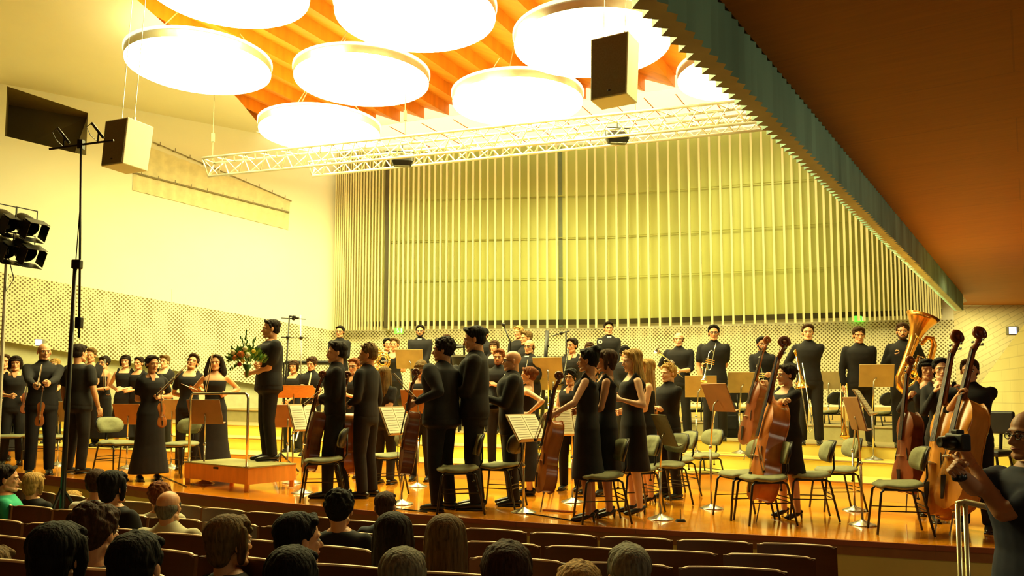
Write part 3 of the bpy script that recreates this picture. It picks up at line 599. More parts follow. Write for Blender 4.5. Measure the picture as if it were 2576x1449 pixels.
# end panel of the first row
# ================================================================== STAGE FURNITURE
def chairproto():
    root = thing('orchestra_chair', 'x', 'chair')
    # faces -Y locally (sitter looks towards -Y), back at +Y
    m_ = MB(); n = 20; vs = []
    prof = [(-.215, .006), (-.20, .020), (-.10, .012), (.05, .0), (.19, .012), (.205, .0)]
    for lay in (0, 1):
        for r_ in (1.0, .88):
            for j in range(n):
                a = 2 * PI * j / n; x = .235 * r_ * math.copysign(abs(math.cos(a)) ** .75, math.cos(a)); y = .215 * r_ * math.copysign(abs(math.sin(a)) ** .75, math.sin(a))
                z = .445 + .014 * math.cos(y / .215 * PI * .9) * -1 - (.022 if y < -.15 else 0) + (.036 if lay and r_ < 1 else (.018 if lay else 0)) - (.0 if r_ == 1 or lay else .008)
                vs.append(V((x, y, z)))
    fs = []
    for a, b in ((1, 0), (0, 2), (2, 3)):
        for j in range(n): fs.append((a * n + j, a * n + (j + 1) % n, b * n + (j + 1) % n, b * n + j))
    fs += [tuple(n + j for j in range(n)), tuple(3 * n + j for j in range(n))]
    m_.add(vs, fs); obj('seat', m_, M_CUSH, root, smooth=True)
    def backp(u, v, o): return V((.215 * u * (1 - .25 * v * v * (abs(u) ** 3)), .235 - .055 * u * u + o + v * .03, .70 + v * .115))
    for nm, oo, mt, sc in (('back_cushion', -.014, M_CUSH, .94), ('back_shell', .012, M_BLKPL, 1.0)):
        m_ = MB(); vs = []; N = 20
        for o in (oo - .011, oo + .011):
            for r_ in (.0, .5, 1.0):
                for j in range(N):
                    a = 2 * PI * j / N; u = r_ * math.copysign(abs(math.cos(a)) ** .6, math.cos(a)) * sc; v = r_ * math.copysign(abs(math.sin(a)) ** .6, math.sin(a)) * sc; vs.append(backp(u, v, o))
        fs = []
        for L_ in (0, 3):
            for q in (0, 1):
                for j in range(N): fs.append(((L_ + q) * N + j, (L_ + q) * N + (j + 1) % N, (L_ + q + 1) * N + (j + 1) % N, (L_ + q + 1) * N + j))
        for j in range(N): fs.append((2 * N + j, 2 * N + (j + 1) % N, 5 * N + (j + 1) % N, 5 * N + j))
        m_.add(vs, fs); obj(nm, m_, mt, root, smooth=True)
    for sx in (-1, 1):
        m_ = MB(); m_.tube([(sx * .17, -.15, .425), (sx * .175, -.185, .39), (sx * .20, -.235, 0)], .0115, 8); obj('leg', m_, M_BLACK, root, smooth=True)
        m_ = MB(); m_.tube([(sx * .17, .12, .425), (sx * .175, .17, .40), (sx * .20, .255, 0)], .0115, 8); obj('leg', m_, M_BLACK, root, smooth=True)
    m_ = MB(); m_.tube([(0, .10, .42), (0, .22, .44), (0, .262, .52), (0, .262, .74)], .016, 8, flat=.6); obj('back_support', m_, M_BLACK, root, smooth=True)
    m_ = MB()
    for z, yy in ((.22, .215), (.26, .21)): m_.tube([(-.188, yy - .0, z), (.188, yy, z)], .006, 6)
    for sx in (-1, 1): m_.tube([(sx * .186, -.205, .22), (sx * .186, .208, .22)], .006, 6)
    obj('stretcher', m_, M_BLACK, root)
    m_ = MB(); m_.box((0, -.01, .415), (.34, .30, .02)); m_.tube([(.06, .16, .40), (.06, .16, .33)], .006, 6); m_.ell((.06, .16, .33), (.016, .016, .012)); obj('under_frame', m_, M_BLACK, root)
    return root
CP = chairproto(); cfirst = True
def chair(x, y, lev, rot, label, grp='empty orchestra chairs on the stage'):
    """x,y: pixel of the middle of the feet on the floor"""
    global cfirst
    p = onf(x, y, lev); o = CP if cfirst else copytree(CP); cfirst = False
    o.location = p; o.rotation_euler = (0, 0, R(rot)); o['label'] = label; o['group'] = grp
    return o
# rot: 0 faces the camera, -90 faces picture left, 90 right, 180 away
for a in [(22, 1170, 0, 25, 'grey-green chair at the left edge of the stage beside the dark-haired woman'),
    (118, 1172, 0, 40, 'grey-green chair partly hidden by the tall microphone stand'),
    (292, 1195, 0, 60, 'grey-green chair just right of the blurred man in dark clothes'),
    (452, 1198, 0, -15, 'grey-green chair between the violinist in a long dress and the podium'),
    (812, 1258, 0, -80, 'chair with dark back between the podium and the young cellist'),
    (968, 1240, 0, -70, 'chair mostly hidden behind the blond young man'),
    (1150, 1290, 0, -78, 'front chair beside the curly-haired man in black'),
    (1256, 1275, 0, -110, 'chair in front of the bald man with glasses'),
    (1340, 1236, 0, -100, 'chair behind the open bright music stand'),
    (1512, 1312, 0, -82, 'front chair before the two women in black dresses'),
    (1598, 1285, 0, -70, 'chair with pale back beside the blonde woman'),
    (1672, 1268, 0, -62, 'chair beside the stand with the grey folder, nearer one'),
    (1700, 1246, 0, -72, 'chair just behind the one beside the stand with the grey folder'),
    (1768, 1229, 0, -62, 'chair close to the lowest riser step'),
    (1868, 1302, 0, -78, 'left one of the paired chairs before the woman with the double bass'),
    (1922, 1316, 0, -84, 'front one of the paired chairs before the woman with the double bass'),
    (2036, 1304, 0, -98, 'chair with dark round back right of the woman with the double bass'),
    (2106, 1282, 0, -88, 'chair with dark back two places left of the nearest right chair'),
    (2262, 1340, 0, -102, 'nearest black chair at the right in front of the double basses')]: chair(*a)
for a in [(1752, 1094, .6, -170, 'chair on the top riser between the two trumpeters'), (1850, 1096, .6, 175, 'chair behind the black bag on the riser left of the bearded man'),
    (2082, 1100, .6, -150, 'chair on the riser right of the tall trombonist'), (2212, 1106, .6, -150, 'chair on the riser in front of the tuba player'),
    (1368, 1112, .42, 170, 'pale chair behind the music stands in the woodwind rows'), (1036, 1120, .42, 180, 'chair under the horn player\'s music stand')]: chair(*a, grp='empty chairs on the risers')
p = onf(1828, 1100, .6); t = thing('instrument_bag', 'soft black bag heap standing on the riser left of the bearded man', 'bag', p, R(10), None)
m_ = MB(); m_.loft([(0, 0, 0, .20, .14, .7), (.01, 0, .12, .22, .16, .7), (0, .01, .30, .20, .15, .75), (.02, 0, .45, .19, .13, .8), (.0, 0, .58, .15, .10, .9), (.0, 0, .62, .06, .05, .9)], 24); obj('bag_body', m_, M_CLOTH, t, smooth=True)
m_ = MB(); m_.tube([(-.08, -.05, .58), (-.05, -.05, .68), (.05, -.05, .68), (.08, -.05, .58)], .012, 6); obj('strap', m_, M_CLOTHN, t, smooth=True); m_ = MB(); m_.box((0, -.15, .26), (.22, .05, .24)); obj('pocket', m_, M_CLOTHN, t, bevel=.02)
p = onf(2500, 1290, 0); st = thing('bass_stool', 'black stool with arms behind the rightmost double bass player', 'stool', p, R(-60))
m_ = MB(); m_.box((0, .2, 1.02), (.34, .05, .26)); obj('backrest', m_, M_BLKPL, st, bevel=.02); m_ = MB(); m_.box((0, 0, .68), (.38, .36, .07)); obj('seat', m_, M_BLKPL, st, bevel=.02)
m_ = MB(); m_.tube([(0, .19, .68), (0, .23, .95)], .02); obj('back_support', m_, M_BLACK, st)
for sx, sy in ((1, 1), (1, -1), (-1, 1), (-1, -1)): m_ = MB(); m_.tube([(sx * .13, sy * .13, .66), (sx * .22, sy * .22, 0)], .014); obj('leg', m_, M_BLACK, st)
# music stands
def stand(xb, yb, lev, xd, yd, yaw, label, tilt=22, w_=.46, h_=.34, desk=None, paper=True, pole=None, grp='music stands on the stage'):
    """base pixel on the floor, desk centre pixel, yaw of the side the reader stands on (0 = towards the camera)"""
    b = onf(xb, yb, lev); s = F / b.y; c = at(xd, yd, s); h = c.z - b.z
    root = thing('music_stand', label, 'music stand', b, R(yaw), grp)
    m_ = MB(); m_.lathe([(.002, .055), (.022, .055), (.03, .045), (.12, .014), (.135, .006), (.135, 0)], 24); obj('base', m_, M_CHROME, root, smooth=True)
    off = Matrix.Rotation(-R(yaw), 3, 'Z') @ V((c.x - b.x, 0, 0))
    m_ = MB(); m_.tube([(0, 0, .04), (0, 0, h * .55)], .013, 8); m_.tube([(0, 0, h * .55), (off.x * .5, off.y * .5, h - .08), (off.x, off.y, h - .03)], .010, 8); m_.ell((0, 0, h * .55), (.02, .02, .025)); obj('pole', m_, pole or M_CHROME, root, smooth=True)
    rot = Matrix.Rotation(-R(tilt), 3, 'X')   # desk leans away from the reader (reader at -Y)
    c0 = V((off.x, off.y, h))
    m_ = MB(); m_.box(c0, (w_, .012, h_), rot=rot); m_.box(c0 + rot @ V((0, -.03, -h_ / 2)), (w_, .06, .01), rot=rot); obj('desk', m_, desk or M_DESK, root, bevel=.003)
    if paper:
        for sg in (-1, 1):
            m_ = MB(); m_.box(c0 + rot @ V((sg * .11, -.012, .0)), (.21, .006, .30), rot=rot)
            q = obj('sheet', m_, M_PAPER, root)
            m2 = MB()
            for k in range(9): m2.box(c0 + rot @ V((sg * .11, -.0165, .12 - k * .03)), (.17, .0015, .0022), rot=rot)
            obj('staves', m2, M_INK, q)
    return root
for a in [(2198, 1157, .42, 2205, 945, 165, 'music stand with tan desk in front of the tuba player'),
    (2086, 1100, .60, 2085, 957, 160, 'music stand with tan desk right of the tall trombonist'),
    (1862, 1140, .42, 1870, 962, 168, 'music stand with tan desk in front of the bearded man'),
    (1753, 1142, .42, 1763, 972, 168, 'music stand with tan desk in front of the dark-haired trumpeter')]: stand(*a)
stand(1790, 1279, 0, 1806, 1000, 112, 'tall music stand seen edge-on beside the low riser', desk=M_DESKB)
stand(1662, 1306, 0, 1671, 1082, 101, 'music stand with grey-green folder near the front edge', desk=M_CUSH, paper=False, w_=.40)
stand(1317, 1289, 0, 1325, 1076, 46, 'music stand with bright open pages before the bald man', tilt=35)
stand(1010, 1268, 0, 996, 1058, 62, 'music stand with a bright page left of the curly-haired cellist', tilt=25)
stand(760, 1240, 0, 766, 1050, 60, 'music stand with a bright page right of the podium', tilt=20)
stand(512, 1217, 0, 516, 1036, 172, 'music stand with grey desk back behind the podium rail', desk=M_DESKB)
stand(722, 1205, 0, 724, 1046, 190, 'brown music stand just right of the conductor', desk=M_DESKB, paper=False)
stand(735, 1215, 0, 738, 985, 180, 'conductor desk with open score lying nearly flat', tilt=68, w_=.62, h_=.42, desk=M_ORW)
stand(318, 1178, 0, 322, 1042, 170, 'brown music stand beside the violinist in a long dress', desk=M_DESKB)
stand(430, 1175, 0, 432, 1030, 165, 'tan music stand behind the chair left of the podium')
stand(144, 1170, 0, 144, 1035, 160, 'tan music stand between the bald violinist and the blurred man')
stand(1035, 1113, .42, 1030, 903, 175, 'tan music stand right of the horn player')
stand(1380, 1130, .42, 1378, 925, 165, 'upper tan music stand left of the clarinettist')
stand(1392, 1195, 0, 1392, 955, 160, 'lower tan music stand left of the clarinettist')
stand(2170, 1321, 0, 2150, 1040, 84, 'music stand with tall steel pole nearest the right front', tilt=14, desk=M_DESKB)
stand(2150, 1284, 0, 2172, 1012, 60, 'music stand turned edge-on behind the tall steel pole stand', tilt=30)
stand(1440, 1263, 0, 1440, 1060, 20, 'music stand hidden behind the women in black dresses', tilt=20)
stand(1050, 1224, 0, 1052, 1010, 170, 'music stand hidden behind the curly-haired cellist', desk=M_DESKB)
# podium
b0 = onf(620, 1240); zt = at(622, 1176, F / b0.y).z
pts = [onz(x, y, zt) for x, y in ((464, 1162), (624, 1176), (745, 1166), (600, 1150))]
pts[3] = pts[0] + pts[2] - pts[1]
c = sum(pts, V()) / 4; fl = fz(c.x); root = thing('podium', 'orange wooden conductor podium with grey-green top and steel rail', 'podium', (c.x, c.y, fl))
L4 = [p - V((c.x, c.y, zt)) for p in pts]; hh = zt - fl
def slab(P, z0, z1, mi=0, m_=None):
    m_ = m_ or MB(); n = len(P); m_.add([V((p.x, p.y, z0)) for p in P] + [V((p.x, p.y, z1)) for p in P], [tuple(range(n - 1, -1, -1)), tuple(range(n, 2 * n))] + [(i, (i + 1) % n, (i + 1) % n + n, i + n) for i in range(n)], mi); return m_
obj('box', slab(L4, hh * .30, hh - .012), M_ORW, root, bevel=.004); obj('top', slab([p * 1.01 for p in L4], hh - .012, hh + .004), M_PODT, root)
m_ = MB(); q = L4[0] + (L4[1] - L4[0]) * .52; nn = V(((L4[1] - L4[0]).y, -(L4[1] - L4[0]).x, 0)).normalized(); m_.box(q + nn * .004 + V((0, 0, hh * .86)), (.10, .01, .022), rot=Matrix.Rotation(math.atan2((L4[1] - L4[0]).y, (L4[1] - L4[0]).x), 3, 'Z')); obj('handle_slot', m_, M_BLACK, root)
for i, p in enumerate(L4):
    m_ = MB(); m_.box((p.x * .93, p.y * .93, hh * .15), (.05, .05, hh * .3)); obj('leg', m_, M_ORW, root)
def loc(x, y, s): return at(x, y, s) - V((c.x, c.y, fl))
A, B = L4[0] * .97 + V((.02, 0, 0)), L4[1] * .97 + V((-.02, .02, 0)); rt = loc(560, 990, F / (c.y)).z
m_ = MB(); q0, q1 = A + V((0, 0, hh)), B + V((0, 0, hh)); t_ = (q1 - q0).normalized(); q0 = q0 + t_ * .03
m_.tube([q0, V((q0.x, q0.y, rt - .06)), V((q0.x, q0.y, rt - .02)) + t_ * .02, V((q0.x, q0.y, rt)) + t_ * .06, V((q1.x, q1.y, rt)) - t_ * .06, V((q1.x, q1.y, rt - .02)) - t_ * .02, V((q1.x, q1.y, rt - .06)), q1], .017, 10); obj('guard_rail', m_, M_CHROME, root, smooth=True)
for q in (q0, q1): m_ = MB(); m_.lathe([(.04, 0), (.04, .01), (.0, .01)], 12, c=q); obj('rail_flange', m_, M_CHROME, root)
PODZ = zt
# microphone stands
def micstand(base, hgt, label, legs=.35, legz=.5, pole2=None, name='microphone_stand', mt=None, build=None):
    root = thing(name, label, 'microphone stand', base); mt = mt or M_BLACK
    for k in range(3): a = k * 2 * PI / 3 + .5; m_ = MB(); m_.tube([(0, 0, legz), (legs * math.cos(a), legs * math.sin(a), .01)], .014, 6); obj('leg', m_, mt, root)
    return root
b = at(155, 1225, 262); base = V((b.x, b.y, -.72)); top1 = at(190, 655, 262) - base
root = micstand(base, 0, 'very tall black microphone stand standing among the left front seats', .66, b.z + .72)
m_ = MB(); m_.tube([(0, 0, .1), top1 * .5, top1], [.028, .024, .018], 10); obj('pole', m_, M_BLACK, root, smooth=True)
q0 = at(199, 850, 262) - base; q1 = at(204, 352, 262) - base; m_ = MB(); m_.tube([q0, q1], .011, 8); obj('upper_tube', m_, M_BLACK, root, smooth=True)
m_ = MB(); m_.box(at(199, 812, 262) - base, (.06, .06, .11)); obj('counterweight', m_, M_BLACK, root, bevel=.01); m_ = MB(); m_.box(at(194, 665, 262) - base, (.09, .06, .09)); obj('clamp', m_, M_BLACK, root, bevel=.01)
m_ = MB(); m_.tube([at(124, 375, 262) - base, at(286, 353, 262) - base], .011, 8); m_.box(at(204, 364, 262) - base, (.05, .05, .09)); obj('crossbar', m_, M_BLACK, root)
for mx, my in ((162, 345), (248, 332)):
    m_ = MB(); e = at(mx - 2, my + 25, 262) - base; f_ = at(mx, my, 262) - base; m_.tube([e, f_], .009, 6); m_.tube([f_ + V((-.07, 0, .09)), f_ + V((.05, 0, -.06))], .014, 8); obj('microphone', m_, M_BLACK, root, smooth=True)
    m_ = MB(); m_.tube([f_ + V((-.07, 0, .09)), f_ + V((-.12, 0, .05)), f_ + V((-.08, 0, -.03)), e], .004, 5); obj('microphone_cable', m_, M_BLACK, root)
m_ = MB(); m_.tube([at(206, 372, 262) - base, at(203, 500, 262) - base, at(186, 720, 262) - base, at(178, 900, 262) - base, at(160, 1200, 262) - base], .005, 5); obj('cable', m_, M_BLACK, root)
def simplemic(xb, yb, lev, px, label, bars=(), s=None, r=.012, mt=None):
    b = onf(xb, yb, lev); s = F / b.y; root = micstand(b, 1, label, .28, .3, mt=mt); m_ = MB(); m_.tube([V((0, 0, .02))] + [at(x, y, s) - b for x, y in px], r, 8); obj('pole', m_, mt or M_BLACK, root, smooth=True)
    for k, (xa, ya, xb_, yb_, rr) in enumerate(bars): m_ = MB(); m_.tube([at(xa, ya, s) - b, at(xb_, yb_, s) - b], rr, 6); m_.ell(at((xa + xb_) / 2, (ya + yb_) / 2, s) - b, .03); obj('boom' if k == 0 else 'crossbar', m_, mt or M_BLACK, root)
simplemic(704, 1190, 0, [(716, 1000), (728, 795)], 'black microphone stand right behind the conductor', [(728, 795, 752, 800, .016), (708, 800, 769, 803, .008), (708, 848, 740, 850, .01), (740, 850, 775, 850, .008)])
simplemic(757, 1108, .42, [(757, 960), (757, 792)], 'pale thin microphone stand left of the percussionist with glasses', [(735, 850, 776, 850, .008)], r=.008, mt=M_CHROME)
simplemic(1360, 1125, .42, [(1370, 930), (1377, 832)], 'thick black upright column behind the music stands', [(1374, 870, 1380, 870, .02)], r=.032)
simplemic(1424, 1100, .6, [(1424, 900), (1424, 836)], 'black boom microphone stand left of the clarinettist', [(1390, 845, 1433, 832, .010)])
simplemic(1283, 1100, .6, [(1284, 860), (1268, 822)], 'black gooseneck microphone left of the blond man in the back row', [(1268, 822, 1264, 812, .02)], r=.01)
# hand rail by the photographer
b = at(2414, 1400, 420); base = V((b.x, b.y, -.9)); zt_ = at(2414, 1268, 420).z + .9
root = thing('handrail', 'steel handrail post pair standing before the right stage front', 'handrail', base)
for dx in (0, .045): m_ = MB(); m_.tube([(dx, 0, 0), (dx, 0, zt_)], .014, 10); obj('post', m_, mat('pale_steel', (.72, .68, .42), .25, .6), root, smooth=True)
m_ = MB(); m_.tube([(-.005, 0, zt_), (.05, 0, zt_ + .012), (.3, -.6, zt_ - .05)], .018, 10); obj('top_rail', m_, mat('pale_steel', (.72, .68, .42), .25, .6), root, smooth=True)
# small things on the floor
p = onf(1712, 1312); t = thing('floor_bracket', 'small dark round foot plate on the floor right of the grey folder stand', 'foot plate', p); m_ = MB(); m_.lathe([(.0001, .02), (.045, .02), (.055, 0)], 16); obj('plate', m_, M_BLACK, t); m_ = MB(); m_.tube([(0, 0, .01), (0, 0, .12)], .005); obj('pin', m_, M_BLACK, t)
for pts, lb in (([(1300, 1290), (1370, 1300), (1440, 1312), (1445, 1310)], 'dark cable on the floor in front of the open music pages'), ([(960, 1268), (985, 1280), (1050, 1287), (1075, 1290)], 'dark cable on the floor behind the stage edge near the cellist'), ([(385, 1190), (440, 1213), (470, 1226)], 'dark cable on the floor left of the podium')):
    m_ = MB(); m_.tube([onf(x, y) + V((0, 0, .008)) for x, y in pts], .007, 6); tag(obj('floor_cable', m_, M_BLACK), lb, 'cable')
m_ = MB(); m_.tube([onf(x, y) + V((0, 0, .012)) for x, y in ((1365, 1286), (1450, 1291))], .012, 6); tag(obj('stand_bar', m_, M_EDGE), 'red-brown bar lying on the floor behind the woman in heels', 'bar')
# percussion at the back
p = at(775, 1060, 138); p.z = fz(p.x, .84); t = thing('percussion_table', 'long black percussion table behind the woman with bangs', 'percussion table', p); tz = at(775, 913, F / p.y).z - p.z
m_ = MB(); m_.box((0, 0, tz), (.80, .35, .07)); obj('top', m_, M_BLACK, t, bevel=.02)
for sx in (-1, 1):
    for sy in (-1, 1): m_ = MB(); m_.tube([(sx * .42, sy * .14, tz), (sx * .42, sy * .14, 0)], .014); obj('leg', m_, M_BLACK, t)
def drum(x, y, lev, r, h, label, ytop, mt):
    p = onf(x, y, lev); t = thing('kettledrum', label, 'drum', p); zt = at(x, ytop, F / p.y).z - p.z
    m_ = MB(); m_.lathe([(.001, zt - h), (r * .5, zt - h + .05), (r * .9, zt - h * .5), (r, zt - .03), (r, zt)], 24); obj('bowl', m_, mt, t, smooth=True); m_ = MB(); m_.lathe([(.001, zt), (r * 1.02, zt), (r * 1.02, zt - .03)], 24); obj('drumhead', m_, mat('drum_skin', (.12, .11, .08), .5), t)
    for k in range(3): a = k * 2.1; m_ = MB(); m_.tube([(r * .8 * math.cos(a), r * .8 * math.sin(a), zt - h * .5), (r * math.cos(a), r * math.sin(a), 0)], .015); obj('leg', m_, M_BLACK, t)
drum(1178, 1085, .6, .30, .45, 'black kettledrum behind the curly-haired cellist', 895, M_BLACK); drum(1400, 1085, .6, .27, .42, 'black kettledrum behind the clarinettist', 898, M_BLACK)
p = onf(1160, 1080, .6); t = thing('bell_rack', 'black angular metal rack left of the tall man in profile', 'rack', p); s_ = F / p.y
m_ = MB(); m_.tube([V((.1, 0, 0)), at(1167, 868, s_) - p, at(1142, 868, s_) - p], .02, 6); obj('frame', m_, M_BLACK, t); m_ = MB(); m_.tube([at(1165, 872, s_) - p, at(1145, 874, s_) - p], .03, 6); obj('crossbar', m_, M_BLACK, t)
#@@PEOPLE
# ================================================================== PEOPLE
def head_mesh(fem=False):
    m = MB(); k = .95 if fem else 1.0
    m.ell((0, .012, .152), (.076 * k, .096, .084), 20, 14); m.ell((0, -.022, .092), (.060 * k, .068, .078), 18, 12)
    m.tube([(-.046 * k, .0, .055), (-.028 * k, -.062, .026), (0, -.074, .020), (.028 * k, -.062, .026), (.046 * k, 0, .055)], [.022, .018, .017, .018, .022], 10, round_=True)
    m.ell((0, -.055, .045), (.034 * k, .030, .03)); m.tube([(0, -.080, .130), (0, -.098, .100), (0, -.106, .088)], [.009, .011, .013], 8, round_=True); m.ell((0, -.092, .085), (.018, .013, .009))
    m.tube([(-.045, -.068, .140), (-.02, -.083, .143), (.02, -.083, .143), (.045, -.068, .140)], [.010] * 4, 8, round_=True)
    for s in (-1, 1): m.ell((s * .040 * k, -.062, .100), (.018, .017, .018)); m.ell((s * .079 * k, .012, .112), (.009, .018, .030), 10, 8)
    m.tube([(-.018, -.086, .062), (0, -.091, .064), (.018, -.086, .062)], [.006] * 3, 6, round_=True); m.tube([(-.014, -.084, .053), (0, -.088, .051), (.014, -.084, .053)], [.007] * 3, 6, round_=True)
    m.tube([(0, .025, .10), (0, .028, -.02), (0, .030, -.07)], [.052 * k, .050 * k, .056 * k], 14)
    return remesh(m, .0052, 3)
HEADS = {True: head_mesh(True), False: head_mesh(False)}
def hand_mesh(curl, thumb):
    """wrist at origin, fingers along -Z, palm facing -Y, thumb on +X"""
    m = MB(); m.ell((0, 0, -.045), (.040, .014, .052), 12, 10); m.tube([(0, 0, .02), (0, 0, -.03)], [.026, .030], 10, flat=.7, round_=True); m.ell((.022, -.008, -.035), (.018, .013, .028))
    for i, (x, L, sp) in enumerate(((.030, .070, .06), (.010, .078, .01), (-.011, .073, -.05), (-.030, .057, -.11))):
        p = V((x, 0, -.086)); a = 0; P = [V((x * .9, 0, -.06)), p]; 
        for j, q in enumerate((.46, .30, .24)):
            a += R(curl[j] * (1 + .08 * i)); p = p + V((math.sin(sp) * L * q, -math.sin(a) * L * q, -math.cos(a) * L * q)); P.append(p)
        m.tube(P, [.0098, .0098, .0088, .0080, .0068], 8, round_=True)
    a = R(thumb); P = [V((.024, -.004, -.020)), V((.047, -.014 - .01 * math.sin(a), -.042)), V((.052 - .012 * math.sin(a), -.022 - .022 * math.sin(a), -.070)), V((.048 - .028 * math.sin(a), -.026 - .03 * math.sin(a), -.092))]
    m.tube(P, [.014, .0115, .0105, .0085], 8, round_=True)
    return remesh(m, .0042, 2)
HANDS = dict(relax=hand_mesh((16, 24, 16), 15), grip=hand_mesh((58, 72, 45), 70), half=hand_mesh((35, 48, 28), 40))
def bumps(m, c, r, n, br, zmin=-9, front=-.07):
    for _ in range(n):
        v = V(np.random.normal(size=3)).normalized(); p = V(c) + V((v.x * r[0], v.y * r[1], v.z * r[2]))
        if p.z > zmin and not (p.y < front and p.z < .185): m.ell(p, br * random.uniform(.7, 1.25), 8, 6)
def hair_mesh(st):
    m = MB()
    if st in ('short', 'crop', 'wavy', 'curly', 'spiky', 'bangs', 'bob', 'long', 'longcurly', 'bun', 'pony', 'updo', 'part'):
        t = .0 if st == 'crop' else .006
        m.ell((0, .026, .168), (.080 + t, .095 + t, .078 + t), 20, 12); m.ell((0, .050, .125), (.074 + t, .066 + t, .075), 16, 10)
        m.tube([(-.076, -.012, .165), (-.079, .0, .135)], [.014, .010], 8, round_=True); m.tube([(.076, -.012, .165), (.079, .0, .135)], [.014, .010], 8, round_=True)
        m.tube([(-.062, -.045, .205), (0, -.066, .226), (.062, -.045, .205)], [.018, .020, .018], 8, round_=True)
    if st in ('short', 'part', 'bob', 'bangs', 'bun', 'pony', 'updo', 'long', 'crop', 'wavy'):
        for i in range(64):
            a = random.uniform(0, 2 * PI); b0, b1 = random.uniform(.1, .5), random.uniform(1.2, 1.9); P_ = []
            if math.sin(a) < -.35: b1 = min(b1, .95)
            for j in range(6):
                b = b0 + (b1 - b0) * j / 5; aa = a + .12 * math.sin(j + i); P_.append(V(((.080 + t) * math.sin(b) * math.cos(aa), .026 + (.096 + t) * math.sin(b) * math.sin(aa), .166 + (.079 + t) * math.cos(b))))
            m.tube(P_, [.006, .0085, .0085, .008, .007, .004], 6)
    if st == 'part': m.tube([(.05, -.06, .215), (.0, -.07, .235), (-.05, -.055, .222)], [.018, .024, .02], 8, round_=True); m.ell((0, .0, .225), (.07, .08, .03))
    if st == 'spiky':
        for _ in range(60):
            a, b = random.uniform(0, 2 * PI), random.uniform(0, 1.1); p = V((.078 * math.sin(b) * math.cos(a), .02 + .088 * math.sin(b) * math.sin(a), .165 + .08 * math.cos(b))); d = (p - V((0, .02, .12))).normalized()
            m.tube([p - d * .01, p + d * .028 + V((0, -.01, 0))], [.012, .005], 6)
    if st == 'wavy': bumps(m, (0, .025, .17), (.082, .096, .080), 150, .0125, .10)
    if st == 'curly': bumps(m, (0, .028, .170), (.086, .100, .084), 260, .0155, .07)
    if st == 'afro': pass
    if st in ('bangs', 'bob'):
        m.tube([(-.060, -.062, .175), (0, -.086, .180), (.060, -.062, .175)], [.016, .018, .016], 8, round_=True)
    if st in ('bob', 'bangs'):
        for s in (-1, 1): m.tube([(s * .076, -.01, .18), (s * .084, -.002, .11), (s * .074, -.006, .045)], [.022, .026, .018], 10, round_=True)
        m.ell((0, .06, .085), (.074, .045, .07))
    if st == 'long':
        for s in (-1, 1): m.tube([(s * .072, .0, .19), (s * .084, .006, .10), (s * .082, -.006, -.02), (s * .078, -.03, -.13)], [.024, .026, .026, .014], 10, round_=True)
        m.loft([(0, .050, .17, .078, .05), (0, .060, .08, .076, .046), (0, .066, .0, .078, .040), (0, .078, -.08, .092, .036), (0, .082, -.16, .082, .026)], 20)
        for i in range(34):
            a = PI * (i / 33) ; cx, cy = math.cos(a), math.sin(a); w_ = random.uniform(.9, 1.1); e_ = random.uniform(-.24, -.15)
            m.tube([V((.080 * cx, .02 + .07 * cy, .17)), V((.082 * cx, .03 + .075 * cy, .08)), V((.084 * cx * w_, .03 + .078 * cy, -.02)), V((.098 * cx * w_, .03 + .085 * cy, -.10)), V((.088 * cx * w_, .03 + .085 * cy, e_))], [.008, .011, .012, .011, .004], 6)
    if st == 'longcurly':
        for s in (-1, 1): m.tube([(s * .072, .0, .19), (s * .10, .004, .10), (s * .125, -.01, -.02), (s * .12, -.03, -.12)], [.03, .038, .044, .026], 10, round_=True)
        m.ell((0, .06, .06), (.12, .06, .14))
        for _ in range(300):
            a = random.uniform(0, 2 * PI); z = random.uniform(-.16, .2); w_ = .085 + .055 * min(1, (.2 - z) / .2); p = V((w_ * math.cos(a), .03 + .6 * w_ * math.sin(a), z))
            if p.y > -.01 or abs(p.x) > .085: m.ell(p, random.uniform(.013, .021), 8, 6)
    if st == 'bun': m.ell((0, .125, .165), (.038, .034, .038))
    if st == 'updo': m.ell((0, .085, .225), (.055, .055, .05)); bumps(m, (0, .085, .225), (.045, .045, .04), 30, .018)
    if st == 'pony': m.ell((0, .12, .155), .022); m.tube([(0, .12, .155), (0, .155, .10), (0, .15, .0), (0, .13, -.07)], [.018, .03, .028, .010], 10, round_=True)
    if st == 'bald':
        m.ell((0, .038, .118), (.0805, .076, .058), 20, 12); m.ell((0, .05, .085), (.060, .052, .05))
        for s in (-1, 1): m.tube([(s * .074, -.012, .150), (s * .078, .0, .12)], [.010, .008], 8, round_=True)
    return remesh(m, .0062, 2)
_H = {}
def hairm(st):
    if st not in _H: _H[st] = hair_mesh(st)
    return _H[st]
def beard_mesh():
    m = MB(); m.tube([(-.064, -.005, .095), (-.052, -.045, .045), (-.02, -.080, .020), (.02, -.080, .020), (.052, -.045, .045), (.064, -.005, .095)], [.010, .016, .020, .020, .016, .010], 8, round_=True); m.tube([(-.026, -.088, .060), (0, -.096, .074), (.026, -.088, .060)], [.006, .007, .006], 6, round_=True)
    return remesh(m, .006, 2)
BEARD = beard_mesh()
def eyes_mb(side):
    m = MB(); m.ell((side * .031, -.0745, .1185), (.0135, .010, .0075), 10, 8, 0); m.ell((side * .031, -.0835, .1185), (.0062, .0028, .0062), 8, 6, 1); return m
def mouth_mb(smile):
    m = MB(); z = .058; u = .006 if smile else 0
    m.tube([(-.024, -.080, z + u), (-.012, -.0915, z + .001), (0, -.0945, z - .001), (.012, -.0915, z + .001), (.024, -.080, z + u)], [.003, .0045, .005, .0045, .003], 6, 0, round_=True)
    if smile: m.tube([(-.015, -.091, z + .002), (0, -.0965, z), (.015, -.091, z + .002)], [.002, .0035, .002], 6, 1, round_=True)
    return m
